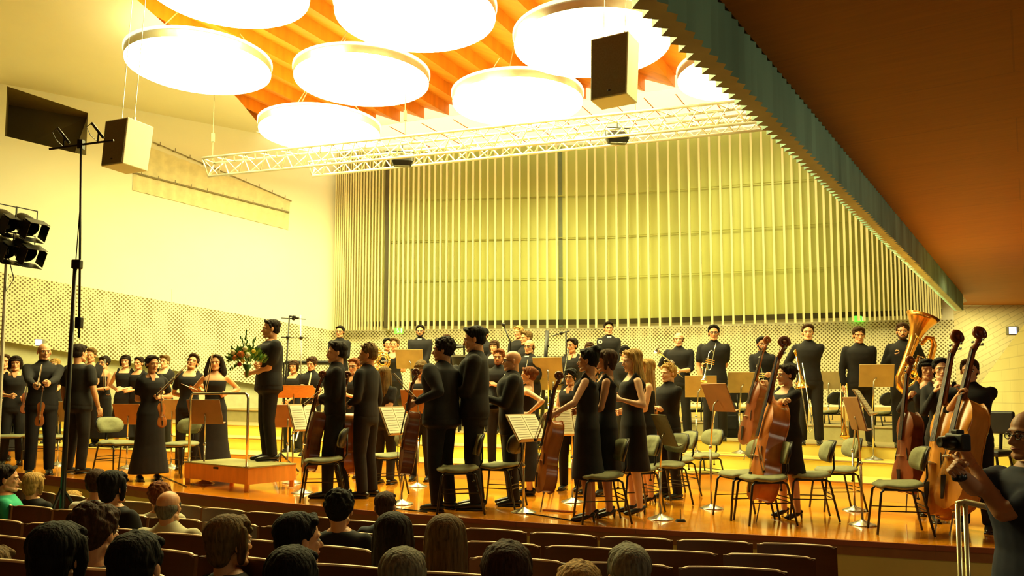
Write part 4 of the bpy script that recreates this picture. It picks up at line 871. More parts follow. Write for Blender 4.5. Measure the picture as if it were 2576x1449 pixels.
def brow_mb(side):
    m = MB(); m.tube([(side * .014, -.093, .137), (side * .032, -.089, .141), (side * .048, -.076, .136)], [.0035, .004, .0025], 6, round_=True); return m
def glasses_mb():
    m = MB()
    for s in (-1, 1): m.tube([(s * .031 + .019 * math.cos(2 * PI * i / 12), -.094 + .004 * abs(math.cos(2 * PI * i / 12)), .117 + .014 * math.sin(2 * PI * i / 12)) for i in range(13)], .0022, 5); m.tube([(s * .050, -.090, .120), (s * .078, -.01, .122)], .002, 5)
    m.tube([(-.012, -.096, .120), (.012, -.096, .120)], .0022, 5); return m
EYES = {s: eyes_mb(s) for s in (-1, 1)}; BROWS = {s: brow_mb(s) for s in (-1, 1)}; MOUTH = {b: mouth_mb(b) for b in (True, False)}; GLS = glasses_mb()
def xform(src, M):
    m = MB(); m.v = [tuple(M @ V(p)) for p in src.v]; m.f = src.f; m.m = src.m; return m
def ik(S, T, l1, l2, pole):
    d = T - S; L = d.length
    if L > (l1 + l2) * .985: T = S + d * ((l1 + l2) * .985 / L); d = T - S; L = d.length
    if L < .08: T = S + d.normalized() * .08 if L > 0 else S + V((0, -.08, 0)); d = T - S; L = d.length
    a = (l1 * l1 - l2 * l2 + L * L) / (2 * L); h = math.sqrt(max(0, l1 * l1 - a * a)); u = d / L
    p = pole - u * pole.dot(u); p = p.normalized() if p.length > 1e-4 else V((0, 1, 0))
    return S + u * a + p * h, T
HT = {'clasp': lambda s: V((s * .03, -.235, .98)), 'side': lambda s: V((s * .255, -.03, .80)), 'back': lambda s: V((s * .07, .16, .93)), 'low': lambda s: V((s * .08, -.22, .88)),
      'chest': lambda s: V((s * .05, -.28, 1.20)), 'belly': lambda s: V((s * .05, -.26, 1.10)), 'clap': lambda s: V((s * .025, -.30, 1.24)), 'pocket': lambda s: V((s * .22, -.06, .90)), 'lap': lambda s: V((s * .1, -.30, 1.02)), 'out': lambda s: V((s * .13, -.38, 1.12))}
PERSONS = []
def person(x, top, s, lev, yaw, label, fem=False, hair='short', hc='dark', skin=None, cloth=None, sleeve='long', bottom='trousers', lh='clasp', rh='clasp', hg='relax',
           hyaw=0, hpitch=0, htilt=0, lean=0, smile=False, glasses=False, beard=False, neck='crew', bcol=None, shoe=True, hem=.50, group='orchestra musicians', seated=False, floor=None, build=1.0, stride=0, jacket=False, vox=.0145, cat='person', pole=None):
    tp = at(x, top, s); fl = floor if floor is not None else fz(tp.x, lev); H = tp.z - fl; k = H / (1.276 if seated else 1.735)
    if not (0.80 < k < 1.17): print('HEIGHT', label, round(k * 1.775, 2))
    skin = skin or M_SKIN; cloth = cloth or M_CLOTH; bcol = bcol or cloth
    root = thing('person', label, cat, (tp.x, tp.y, fl), R(yaw), group); SH = -.445 if seated else 0.0   # seated: hips lowered
    Rz = Matrix.Rotation(-R(yaw), 3, 'Z')
    def tgt(h, sd):
        if isinstance(h, str): return HT[h](sd) + V((0, 0, SH))
        q = at(h[0], h[1], h[2] if len(h) > 2 else s); return (Rz @ (q - V((tp.x, tp.y, fl)))) / k
    f = .93 if fem else 1.0
    def sp(z):  # spine offset from leaning (towards -Y)
        t = max(0, (z - SH - .95)) / .5; return V((0, -lean * t, 0))
    sh = [V((sd * .166 * f * build, .008, 1.400 + SH)) + sp(1.40 + SH) for sd in (1, -1)]
    arms = []
    for i, (sd, h) in enumerate(((1, lh), (-1, rh))):
        T = tgt(h, sd); E, T = ik(sh[i], T, .285, .25, V((sd * .55, .45, -1)) if pole is None else V((sd * pole[0], pole[1], pole[2]))); arms.append((sh[i], E, T))
    # -------- body
    B = MB()
    def torso(m, inf, z0, z1, fem_=fem, hip=1.0):
        prof = [(.84, .145, .095), (.92, .168, .112), (1.0, .158, .108), (1.09, .140, .100), (1.18, .146, .108), (1.28, .162, .118), (1.36, .176, .112), (1.41, .172, .096), (1.445, .130, .080), (1.475, .078, .064), (1.50, .058, .056)]
        if fem_: prof = [(.84, .155, .105), (.92, .172, .118), (1.0, .152, .105), (1.09, .122, .092), (1.18, .130, .100), (1.28, .146, .122), (1.36, .154, .108), (1.41, .152, .088), (1.445, .112, .072), (1.475, .062, .056), (1.50, .048, .050)]
        zs = sorted(set([p[0] for p in prof if z0 < p[0] < z1] + [z0, z1])); R_ = []
        for z in zs:
            for a, b in zip(prof, prof[1:]):
                if a[0] <= z <= b[0] or (z > prof[-1][0] and b is prof[-1]) or (z < prof[0][0] and a is prof[0]):
                    t = min(1, max(0, (z - a[0]) / (b[0] - a[0]))); rx = a[1] + (b[1] - a[1]) * t; ry = a[2] + (b[2] - a[2]) * t
            o = sp(z + SH); bw = build if z < 1.44 else 1
            R_.append((o.x, o.y + (-.012 if 1.2 < z < 1.38 else 0) + (.012 if z > 1.42 else 0), z + SH, rx * bw + inf, ry * bw + inf, .88))
        m.loft(R_, 22)
    torso(B, 0, .86, 1.50)
    for i, (a, e, t) in enumerate(arms):
        q = .86 if fem else 1.0; B.tube([a, a + (e - a) * .35, e], [.050 * q * build, .046 * q * build, .039 * q], 12, round_=True); B.tube([e, e + (t - e) * .3, t], [.040 * q, .041 * q, .026 * q], 12, round_=True)
    hips = [V((sd * .088, 0, .90 + SH)) for sd in (1, -1)]; legs = []
    for i, sd in enumerate((1, -1)):
        if seated: K = V((sd * .13, -.44, .50)); A = V((sd * .13, -.42, .08)); hips[i] = V((sd * .09, 0, .50))
        else: K = V((sd * .10, -.02 - stride * sd * .5, .49)); A = V((sd * .115, .03 - stride * sd, .085))
        legs.append((hips[i], K, A)); B.tube([hips[i], hips[i] + (K - hips[i]) * .4, K], [.088, .078, .054], 12, round_=True); B.tube([K, K + (A - K) * .3 + V((0, .012, 0)), A], [.054, .053, .034], 12, round_=True)
        if not shoe or bottom in ('skirt', 'dress'): B.tube([A + V((0, .02, -.02)), A + V((0, -.09, -.055))], [.034, .026], 8, round_=True)
    body = MB(); addm(body, remesh(B, vox, 5))
    hr = Matrix.Rotation(R(hyaw), 4, 'Z') @ Matrix.Rotation(R(hpitch), 4, 'X') @ Matrix.Rotation(R(htilt), 4, 'Y')
    nz = 1.478 if seated else 1.495; nb = V((0, .018, nz + SH)) + sp(nz + SH); HM = Matrix.Translation(nb) @ hr @ Matrix.Translation(V((0, -.01, .005)))
    addm(body, HEADS[fem], HM)
    HMS = []
    for i, (a, e, t) in enumerate(arms):
        sd = 1 if i == 0 else -1; z = -(t - e).normalized(); yy = V((sd * .9, .25, .15))  # back of the hand points outwards
        g_ = hg[i] if isinstance(hg, (tuple, list)) else hg
        yy = (yy - z * yy.dot(z)).normalized(); xx = yy.cross(z).normalized(); M3 = Matrix((xx, yy, z)).transposed()
        # thumb forward/up: mirror when it points down
        mir = 1 if (xx.z + (-xx.y)) > 0 else -1
        M4 = M3.to_4x4() @ Matrix.Diagonal((mir * .97, .97, .97, 1)); M4 = Matrix.Translation(t) @ M4; addm(body, HANDS[g_], M4)
    def put(name, mbuild, mt, parent=root, smooth=True):
        m2 = mbuild; m2.v = [(p[0] * k, p[1] * k, p[2] * k) for p in m2.v]; o = link(name, m2.mesh(name, mt, smooth), parent); return o
    bo = put('body', body, skin)
    for sd in (-1, 1): put('eye', xform(EYES[sd], HM), [M_EYE, M_IRIS]); put('eyebrow', xform(BROWS[sd], HM), HAIR[hc if hc != 'grey' else 'brown'])
    put('mouth', xform(MOUTH[bool(smile)], HM), [M_LIP, M_TEETH])
    if glasses: put('glasses', xform(GLS, HM), M_BLACK)
    if hair: m = MB(); addm(m, hairm(hair), HM); put('hair', m, HAIR[hc])
    if beard: m = MB(); addm(m, BEARD, HM); put('beard', m, HAIR[hc])
    # -------- garments
    G = MB(); zb = (.84 if bottom == 'trousers' else .80) if not jacket else .78
    if seated: zb = .90
    top_z = {'crew': 1.475, 'collar': 1.485, 'scoop': 1.40, 'vneck': 1.43, 'strap': 1.355, 'high': 1.50}[neck]
    dress = bottom == 'dress'
    torso(G, .012 + (.010 if jacket else 0), max(zb, .86) if dress or bottom == 'skirt' else zb, top_z)
    if neck in ('scoop', 'vneck', 'strap') and not (neck == 'strap' and sleeve == 'bare'):
        for i, sd in enumerate((1, -1)): G.tube([V((sd * .10, -.085, 1.34 + SH)) + sp(1.34 + SH), V((sd * .115, .0, 1.475 + SH)) + sp(1.47 + SH), V((sd * .10, .085, 1.36 + SH)) + sp(1.36 + SH)], [.035, .028, .035], 8, round_=True)
    sl = {'long': 1, 'short': .55, 'cap': .30, 'none': 0, 'bare': 0, 'rolled': .86}[sleeve]
    for a, e, t in arms:
        if sl == 0: continue
        q = (.86 if fem else 1.0) * (1.1 if jacket else 1)
        if sleeve in ('short', 'cap'): u = .62 if sleeve == 'short' else .32; G.tube([a, a + (e - a) * u], [.061 * q * build, .062 * q * build], 12, round_=True)
        elif sleeve == 'rolled': G.tube([a, a + (e - a) * .5, e, e + (t - e) * .15], [.062 * q * build, .058 * q * build, .052 * q, .049 * q], 12, round_=True)
        else: G.tube([a, a + (e - a) * .4, e], [.062 * q * build, .059 * q * build, .052 * q], 12, round_=True); G.tube([e, t - (t - e) * .06], [.052 * q, .037 * q], 12, round_=True)
    if neck in ('collar', 'high'): o = sp(1.5 + SH); G.tube([V((0, o.y + .014, 1.46 + SH)), V((0, o.y + .014, (1.515 if neck == 'collar' else 1.545) + SH))], [.080 if not fem else .07, .063 if not fem else .055], 14)
    if dress:
        w_ = .175; G.loft([(0, 0, .98 + SH, .150, .112, .9), (0, 0, .88 + SH, .180, .130, .9), (0, 0, (.88 + hem) / 2, .185 + (.02 if hem < .3 else 0), .145, .9), (0, .01, hem, .19 + (.08 if hem < .3 else .02), .16 + (.05 if hem < .3 else .01), .9)], 22)
    gm = MB(); addm(gm, remesh(G, vox, 4)); put('dress' if dress else ('jacket' if jacket else 'shirt'), gm, cloth)
    if neck == 'vneck' or (jacket and neck == 'collar'):
        m = MB(); o = sp(1.42 + SH).y; y0 = o - (.118 if jacket else .122); P = [V((-.040, y0 + .042, 1.475 + SH)), V((.040, y0 + .042, 1.475 + SH)), V((.0, y0 - .010, 1.335 + SH))]
        m.add(P + [p + V((0, .05, 0)) for p in P], [(0, 2, 1), (3, 4, 5), (0, 1, 4, 3), (1, 2, 5, 4), (2, 0, 3, 5)]); put('neckline' if not jacket else 'shirt_front', m, skin if not jacket else M_WSH, smooth=False)
    if bottom == 'trousers':
        T_ = MB(); T_.loft([(0, 0, .93 + SH, .172 * build, .122 * build, .9), (0, 0, .86 + SH, .178 * build, .125 * build, .9), (0, 0, .82 + SH, .165, .11, .9)], 20)
        for h, K, A in legs: T_.tube([h, h + (K - h) * .4, K], [.102, .093, .075], 12, round_=True); T_.tube([K, K + (A - K) * .5, A + V((0, 0, -.02))], [.075, .070, .064], 12)
        m = MB(); addm(m, remesh(T_, vox, 4)); put('trousers', m, bcol)
    elif bottom == 'skirt':
        m = MB(); G2 = MB(); G2.loft([(0, 0, 1.02 + SH, .145, .108, .9), (0, 0, .88 + SH, .185, .135, .9), (0, 0, hem, .21 + (.05 if hem < .3 else 0), .16, .9)], 22); addm(m, remesh(G2, vox, 3)); put('skirt', m, bcol)
    if shoe:
        for h, K, A in legs:
            heel = fem and bottom in ('dress', 'skirt') and hem > .3
            m = MB(); A0 = V((A.x, A.y, 0)); 
            if heel: m.tube([A0 + V((0, .035, .075)), A0 + V((0, -.03, .05)), A0 + V((0, -.12, .025)), A0 + V((0, -.165, .022))], [.032, .034, .036, .020], 10, flat=.8, round_=True); m.tube([A0 + V((0, .045, .07)), A0 + V((0, .05, .0))], [.016, .009], 8)
            else: m.tube([A0 + V((0, .045, .045)), A0 + V((0, -.04, .05)), A0 + V((0, -.13, .034)), A0 + V((0, -.185, .028))], [.040, .044, .040, .026], 10, flat=.85, round_=True); m.box(A0 + V((0, -.065, .008)), (.078, .25, .016))
            put('shoe', m, M_LEATH)
    root['h'] = round(H, 2); PERSONS.append((root, tp, s, fl, k)); del root['h']
    return root
P = person
P(12, 893, 152, 0, 30, 'woman with long brown hair at the far left edge of the stage', True, 'long', 'brown', neck='scoop', sleeve='none', bottom='dress', hem=.15)
P(40, 897, 160, 0, 30, 'dark-haired woman in a black v-neck holding a violin, second from the left', True, 'bangs', 'dark', neck='vneck', sleeve='short', bottom='trousers', lh=(66, 1000), rh='belly', hg='grip')
P(112, 864, 180, 0, 35, 'bald violinist in a black shirt smiling to the right', False, None, 'grey', neck='collar', smile=True, lh=(108, 988, 192), rh=(90, 980, 190), hg='grip', hyaw=10, build=1.1)
P(138, 903, 140, .22, 0, 'blond woman with glasses behind the bald violinist', True, 'bob', 'blond', neck='vneck', sleeve='short', glasses=True, bottom='trousers', skin=M_SKINP)
P(203, 868, 175, 0, 160, 'dark-haired man seen from behind beside the tall microphone stand', False, 'short', 'dark', neck='crew', sleeve='short', lh='side', rh=(252, 1045), build=1.18, cloth=M_CLOTHN, bcol=M_CLOTHN)
P(230, 877, 146, .22, 10, 'woman with parted light brown hair behind the man seen from behind', True, 'part', 'dblond', neck='scoop', sleeve='short', hpitch=8)
P(261, 898, 145, .22, -15, 'woman with glasses and dark curls holding a violin bow upright', True, 'curly', 'dark', neck='strap', sleeve='bare', glasses=True, bottom='dress', hem=.15, lh='belly', rh=(262, 990))
P(316, 894, 148, .22, 10, 'smiling woman with dark bob and high black collar', True, 'bob', 'dark', neck='scoop', sleeve='none', smile=True, bottom='dress', hem=.2, rh=(300, 985), lh='belly', skin=M_SKINP)
P(349, 899, 148, .22, -10, 'smiling woman with dark hair tied back left of the violinist in a long dress', True, 'bun', 'dark', neck='scoop', sleeve='short', smile=True, rh=(301, 1035), lh='belly')
P(384, 896, 187, 0, 35, 'woman in long black dress holding violin and bow at the stage front', True, 'bun', 'dark', neck='vneck', sleeve='short', bottom='dress', hem=.10, rh=(392, 1000), lh=(405, 998), hg='grip', hyaw=15)
P(414, 895, 148, .22, -5, 'smiling woman with short light hair right of the violinist in a long dress', True, 'part', 'dblond', neck='scoop', sleeve='short', smile=True, skin=M_SKINP)
P(479, 892, 162, 0, 15, 'short-haired violinist tilting the head back', True, 'part', 'brown', neck='scoop', sleeve='short', htilt=14, hpitch=-18, lh=(500, 965), rh=(474, 1000), hg='grip', smile=True)
P(543, 893, 168, 0, 10, 'woman with long curly hair in a strapless dress holding a bow upright', True, 'longcurly', 'dark', neck='strap', sleeve='bare', bottom='dress', hem=.08, lh=(570, 990), rh=(520, 990), hg='grip')
pc = at(678, 1166, 191)
P(680, 805, 188, 0, -58, 'conductor in black on the podium holding a bunch of flowers', False, 'crop', 'dark', neck='crew', sleeve='short', lh=(632, 938, 190), rh=(640, 930, 196), hg='half', floor=PODZ, build=1.34, smile=True, hyaw=-12, htilt=0, group='conductor')
P(739, 908, 150, .22, -10, 'woman with bangs and long hair behind the conductor desk', True, 'bangs', 'brown', neck='scoop', sleeve='short', smile=True)
P(784, 900, 158, .22, -10, 'man with dark curly hair playing a woodwind behind the conductor desk', False, 'curly', 'brown', neck='collar', sleeve='short', lh='chest', rh='belly', hg='half', beard=False, hpitch=6)
P(845, 862, 213, 0, -75, 'young dark-haired cellist in profile right of the podium', False, 'part', 'dark', neck='collar', sleeve='long', rh=(802, 1012), lh=(806, 1000), hg='grip', stride=.10)
P(855, 821, 134, .84, -5, 'percussionist with glasses and black hair at the left end of the back row', False, 'short', 'black', neck='collar', sleeve='long', glasses=True, lh='chest', rh='belly')
P(890, 903, 172, 0, -15, 'smiling woman with glasses and necklace between the two young men', True, 'bun', 'red', neck='vneck', sleeve='none', smile=True, glasses=True, lh='chest')
P(924, 868, 212, 0, -110, 'blond young man in black seen from behind right of the young cellist', False, 'spiky', 'dblond', neck='collar', sleeve='long', lh=(880, 1015), rh='side', hg='half', hyaw=20)
P(970, 925, 184, 0, 160, 'woman with long light hair seen from behind between the cellists', True, 'long', 'dblond', neck='crew', sleeve='short', lh='belly', rh=(955, 1010))
P(975, 852, 138, .6, 20, 'dark-haired woman behind the horn player', True, 'bun', 'black', neck='scoop', sleeve='long')
P(992, 852, 146, .6, -25, 'smiling short-haired woman holding a French horn', True, 'part', 'dblond', neck='strap', sleeve='none', smile=True, lh=(985, 928), rh=(950, 925), hg='half', hyaw=15)
P(1057, 819, 134, .84, 0, 'bearded man with glasses in a black suit in the back row', False, 'short', 'black', neck='collar', jacket=True, beard=True, glasses=True, lh='low', rh='low', build=1.08)
P(1062, 907, 176, 0, -10, 'light-haired woman looking down before the bearded man in a suit', True, 'bob', 'dblond', neck='scoop', sleeve='none', hpitch=28)
P(1113, 853, 235, 0, -120, 'man with curly hair in black seen from behind in the centre holding a cello', False, 'curly', 'dark', neck='collar', sleeve='long', lh=(1046, 1012, 247), rh=(1052, 1006, 238), hg='grip', build=1.36, hyaw=25, skin=M_SKIND)
P(1124, 843, 140, .6, 10, 'fair-faced woman half hidden behind the curly-haired man', True, 'pony', 'brown', neck='scoop', sleeve='none', skin=M_SKINP)
P(1195, 824, 231, 0, -92, 'tall man in a dark suit in profile at the stage centre', False, 'part', 'black', neck='collar', jacket=True, lh='belly', rh='side', build=1.1, hpitch=8, cloth=M_CLOTHN, bcol=M_CLOTHN)
P(1217, 827, 138, .84, -20, 'dark-haired man just behind the tall man in profile', False, 'short', 'black', neck='collar', sleeve='long')
P(1243, 858, 146, .6, -20, 'young woman with brown bangs right of the tall man', True, 'bangs', 'brown', neck='scoop', sleeve='short', skin=M_SKINP)
P(1255, 880, 176, .22, -15, 'man with wavy reddish hair and glasses behind the bald man', False, 'wavy', 'red', neck='collar', sleeve='long', glasses=True, beard=True, lh='chest')
P(1286, 883, 222, 0, -85, 'bald man with glasses in a dark suit in profile', False, None, 'dark', neck='collar', jacket=True, glasses=True, lh='chest', rh='belly', build=1.15, smile=True, cloth=M_CLOTHN, bcol=M_CLOTHN)
P(1303, 822, 138, .84, -35, 'blond man in the back row beside the gooseneck microphone', False, 'wavy', 'blond', neck='crew', sleeve='long')
P(1322, 835, 142, .6, -60, 'light brown haired man behind the balding man with glasses', False, 'part', 'dblond', neck='collar', sleeve='long')
P(1331, 855, 160, .42, -30, 'balding man with glasses in a black jacket holding an oboe', False, 'bald', 'brown', neck='collar', jacket=True, glasses=True, lh='belly', rh='belly', build=1.1)
P(1327, 925, 200, 0, -95, 'auburn-haired woman with bare arm right of the bald man', True, 'bun', 'red', neck='strap', sleeve='bare', bottom='dress', hem=.2, lh=(1330, 1040, 205), rh='belly', skin=M_SKINP)
P(1438, 852, 160, .42, -25, 'clarinettist with dark hair in a bun and a v-neck', True, 'bun', 'dark', neck='vneck', sleeve='long', lh=(1425, 925), rh=(1420, 945), hg='grip', hyaw=-12)
P(1434, 930, 190, 0, -25, 'dark-haired woman with glasses in a v-neck behind the cello neck', True, 'curly', 'black', neck='vneck', sleeve='none', glasses=True, lh=(1400, 1030), rh='belly', hg='half')
P(1484, 862, 148, .6, 0, 'dark-haired person mostly hidden behind the two women in black', False, 'bangs', 'brown', neck='crew')
P(1476, 879, 250, 0, -105, 'woman with dark upswept hair holding a cello, seen from behind', True, 'updo', 'black', neck='scoop', sleeve='none', bottom='dress', hem=.42, lh=(1392, 1042, 262), rh=(1396, 1046, 255), hg='grip', hyaw=-5, skin=M_SKIND)
P(1522, 882, 242, 0, -95, 'brown-haired woman in a sleeveless black dress beside the cellist in heels', True, 'bob', 'brown', neck='scoop', sleeve='none', bottom='dress', hem=.42, lh='belly', rh='belly', skin=M_SKIND)
P(1492, 912, 196, .0, -35, 'man\'s face visible between the two women in black dresses', False, 'short', 'black', neck='collar', beard=True)
P(1531, 811, 140, .84, 0, 'tall young man in a black jacket with a round badge in the back row', False, 'part', 'dark', neck='collar', jacket=True, lh='low', rh='low', build=.95)
P(1572, 872, 156, .42, 0, 'dark-haired person hidden behind the blonde woman', False, 'curly', 'black', neck='crew')
P(1590, 881, 234, 0, -80, 'blonde woman in a sleeveless black dress laughing in profile', True, 'long', 'blond', neck='scoop', sleeve='none', bottom='dress', hem=.45, lh=(1560, 1005, 240), rh=(1552, 1000, 230), smile=True, hpitch=6, skin=M_SKINP)
P(1622, 905, 210, 0, -85, 'woman with long light hair half hidden behind the blonde woman', True, 'long', 'blond', neck='strap', sleeve='bare', bottom='dress', hem=.45, lh='belly', rh='belly', skin=M_SKINP)
P(1680, 918, 202, 0, -55, 'smiling blond young man in a black polo shirt', False, 'spiky', 'blond', neck='collar', sleeve='short', smile=True, lh=(1642, 1025), rh=(1648, 1030), hg='grip', hyaw=-8, skin=M_SKINP)
P(1707, 837, 158, .60, -18, 'man with receding hair in black holding a trumpet', False, 'bald', 'dblond', neck='collar', sleeve='rolled', lh='belly', rh=(1685, 925), hg='half', build=1.1, skin=M_SKINP)
P(1795, 819, 164, .60, -12, 'dark-haired trumpeter with glasses and short sleeves', False, 'short', 'black', neck='collar', sleeve='short', glasses=True, lh=(1785, 915), rh=(1766, 960), hg='half', build=1.08)
P(1917, 849, 160, .60, 0, 'bearded dark-haired man right of the trumpeters', False, 'short', 'black', neck='collar', beard=True, lh='belly', rh='belly', hg='half', skin=M_SKIND)
P(2032, 817, 172, .60, -18, 'tall fair man holding a trombone', False, 'short', 'brown', neck='collar', sleeve='long', lh=(2020, 955), rh=(2014, 925), hg='half', skin=M_SKINP)
P(1975, 919, 236, 0, -70, 'woman with dark hair holding a double bass in profile', True, 'bun', 'dark', neck='scoop', sleeve='short', bottom='dress', hem=.50, lh=(1932, 975, 238), rh=(1985, 1020, 255), hg='grip', build=1.12, hyaw=-10)
P(2160, 824, 172, .60, -12, 'boyish brown-haired man in a black shirt on the riser', False, 'wavy', 'brown', neck='collar', sleeve='long', lh=(2180, 980), rh='side', hg='relax', build=1.08, hpitch=6)
P(2270, 814, 174, .60, -25, 'bearded man in black holding a tuba', False, 'wavy', 'brown', neck='collar', sleeve='long', beard=True, lh=(2290, 945), rh=(2248, 890), hg='grip')
P(2332, 905, 226, 0, -20, 'dark-haired woman behind the leftmost of the right double basses', True, 'bob', 'black', neck='scoop', sleeve='long', rh=(2284, 1000), lh='belly', hg='grip', build=1.0)
P(2367, 903, 240, 0, -20, 'dark-haired musician in black holding the middle double bass', True, 'bun', 'black', neck='vneck', sleeve='long', rh=(2352, 985, 244), lh='belly', hg='grip', skin=M_SKINP)
P(2438, 906, 256, 0, -35, 'musician in a black shirt holding the rightmost double bass', False, 'part', 'brown', neck='collar', sleeve='rolled', rh=(2410, 995, 262), lh=(2425, 990, 256), hg='half', build=1.08)
# ------------------------------------------------------------------ audience
def aud(x, top, wpx, yaw, label, **k):
    s = wpx / .185; tp = at(x, top, s); P(x, top, s, 0, yaw, label, seated=True, floor=tp.z - 1.33, group='audience members', lh='lap', rh='lap', shoe=False, vox=.018, **k)
aud(20, 1172, 50, 120, 'spectator in a green shirt at the far left of the front row', hair='short', hc='dark', cloth=M_GRNSH)
aud(88, 1190, 44, 170, 'blond spectator in the front row right of the green shirt', hair='bob', hc='blond', fem=True)
aud(185, 1236, 40, 180, 'small blond child in the front row beside the microphone tripod', hair='bob', hc='blond', fem=True, cloth=M_BEIGE)
aud(246, 1184, 50, 190, 'brown-haired spectator in a white shirt in the front row', hair='wavy', hc='brown', cloth=M_WSH)
aud(290, 1187, 60, 160, 'spectator with black hair and black clothes right of the white shirt', hair='bangs', hc='black')
aud(404, 1216, 50, 190, 'red-haired spectator behind the grey-haired man', hair='curly', hc='red', cloth=M_BEIGE)
aud(428, 1234, 62, 175, 'grey-haired balding man in a light collared shirt', hair='bald', hc='grey', cloth=M_BEIGE, neck='collar', build=1.1)
aud(856, 1236, 68, 180, 'spectator with dark curls in the front row below the young cellist', hair='curly', hc='black')
aud(970, 1238, 56, 180, 'short-haired spectator in the front row near the stage centre', hair='crop', hc='brown', cloth=M_NAVY)
aud(250, 1273, 100, 165, 'spectator with thick curly dark hair in the left foreground', hair='curly', hc='brown')
aud(585, 1300, 96, 145, 'woman with grey-brown bob looking right below the podium', fem=True, hair='bob', hc='dblond', cloth=M_CLOTHN)
aud(760, 1294, 96, 130, 'dark-haired man in a light shirt turning his face right', hair='short', hc='black', cloth=M_BEIGE, neck='collar')
aud(990, 1293, 88, 180, 'woman with long dark brown hair in the middle of the audience', fem=True, hair='long', hc='dark')
aud(1122, 1299, 92, 175, 'woman with long blond hair and bare shoulders', fem=True, hair='long', hc='dblond', neck='strap', sleeve='bare')
aud(10, 1318, 60, 190, 'spectator in a yellow-green shirt at the left edge', hair='short', hc='dblond', cloth=M_YGSH)
aud(152, 1319, 122, 180, 'large dark-haired head in the left foreground', fem=True, hair='bob', hc='black')
aud(350, 1345, 122, 180, 'dark round-haired spectator in the foreground left of centre', hair='wavy', hc='black')
aud(-12, 1378, 90, 180, 'spectator cut off by the bottom left corner', hair='short', hc='dblond', cloth=M_BEIGE)
aud(738, 1380, 128, 180, 'dark-haired head at the bottom edge under the man in a light shirt', hair='short', hc='black')
aud(1015, 1383, 118, 180, 'grey-haired head at the bottom edge in the middle', hair='short', hc='grey')
aud(1275, 1369, 128, 180, 'spectator with full reddish brown hair at the bottom edge', fem=True, hair='wavy', hc='brown')
aud(1455, 1418, 118, 180, 'light blond tousled head at the bottom edge', hair='wavy', hc='blond')
aud(1581, 1378, 108, 180, 'spectator with smooth grey-blond hair at the bottom edge', hair='part', hc='grey')
# ------------------------------------------------------------------ photographer in the right foreground
P(2584, 1033, 500, 0, -80, 'man with glasses in a navy shirt raising a camera at the right edge', False, 'bald', 'grey', neck='crew', sleeve='short', cloth=M_NAVY, bcol=M_NAVY, glasses=True, floor=-.72,
  rh=(2410, 1186, 520), lh=(2450, 1174, 488), hg='half', build=1.15, group='photographer', vox=.010, skin=M_SKIND, pole=(.15, -.35, -1))
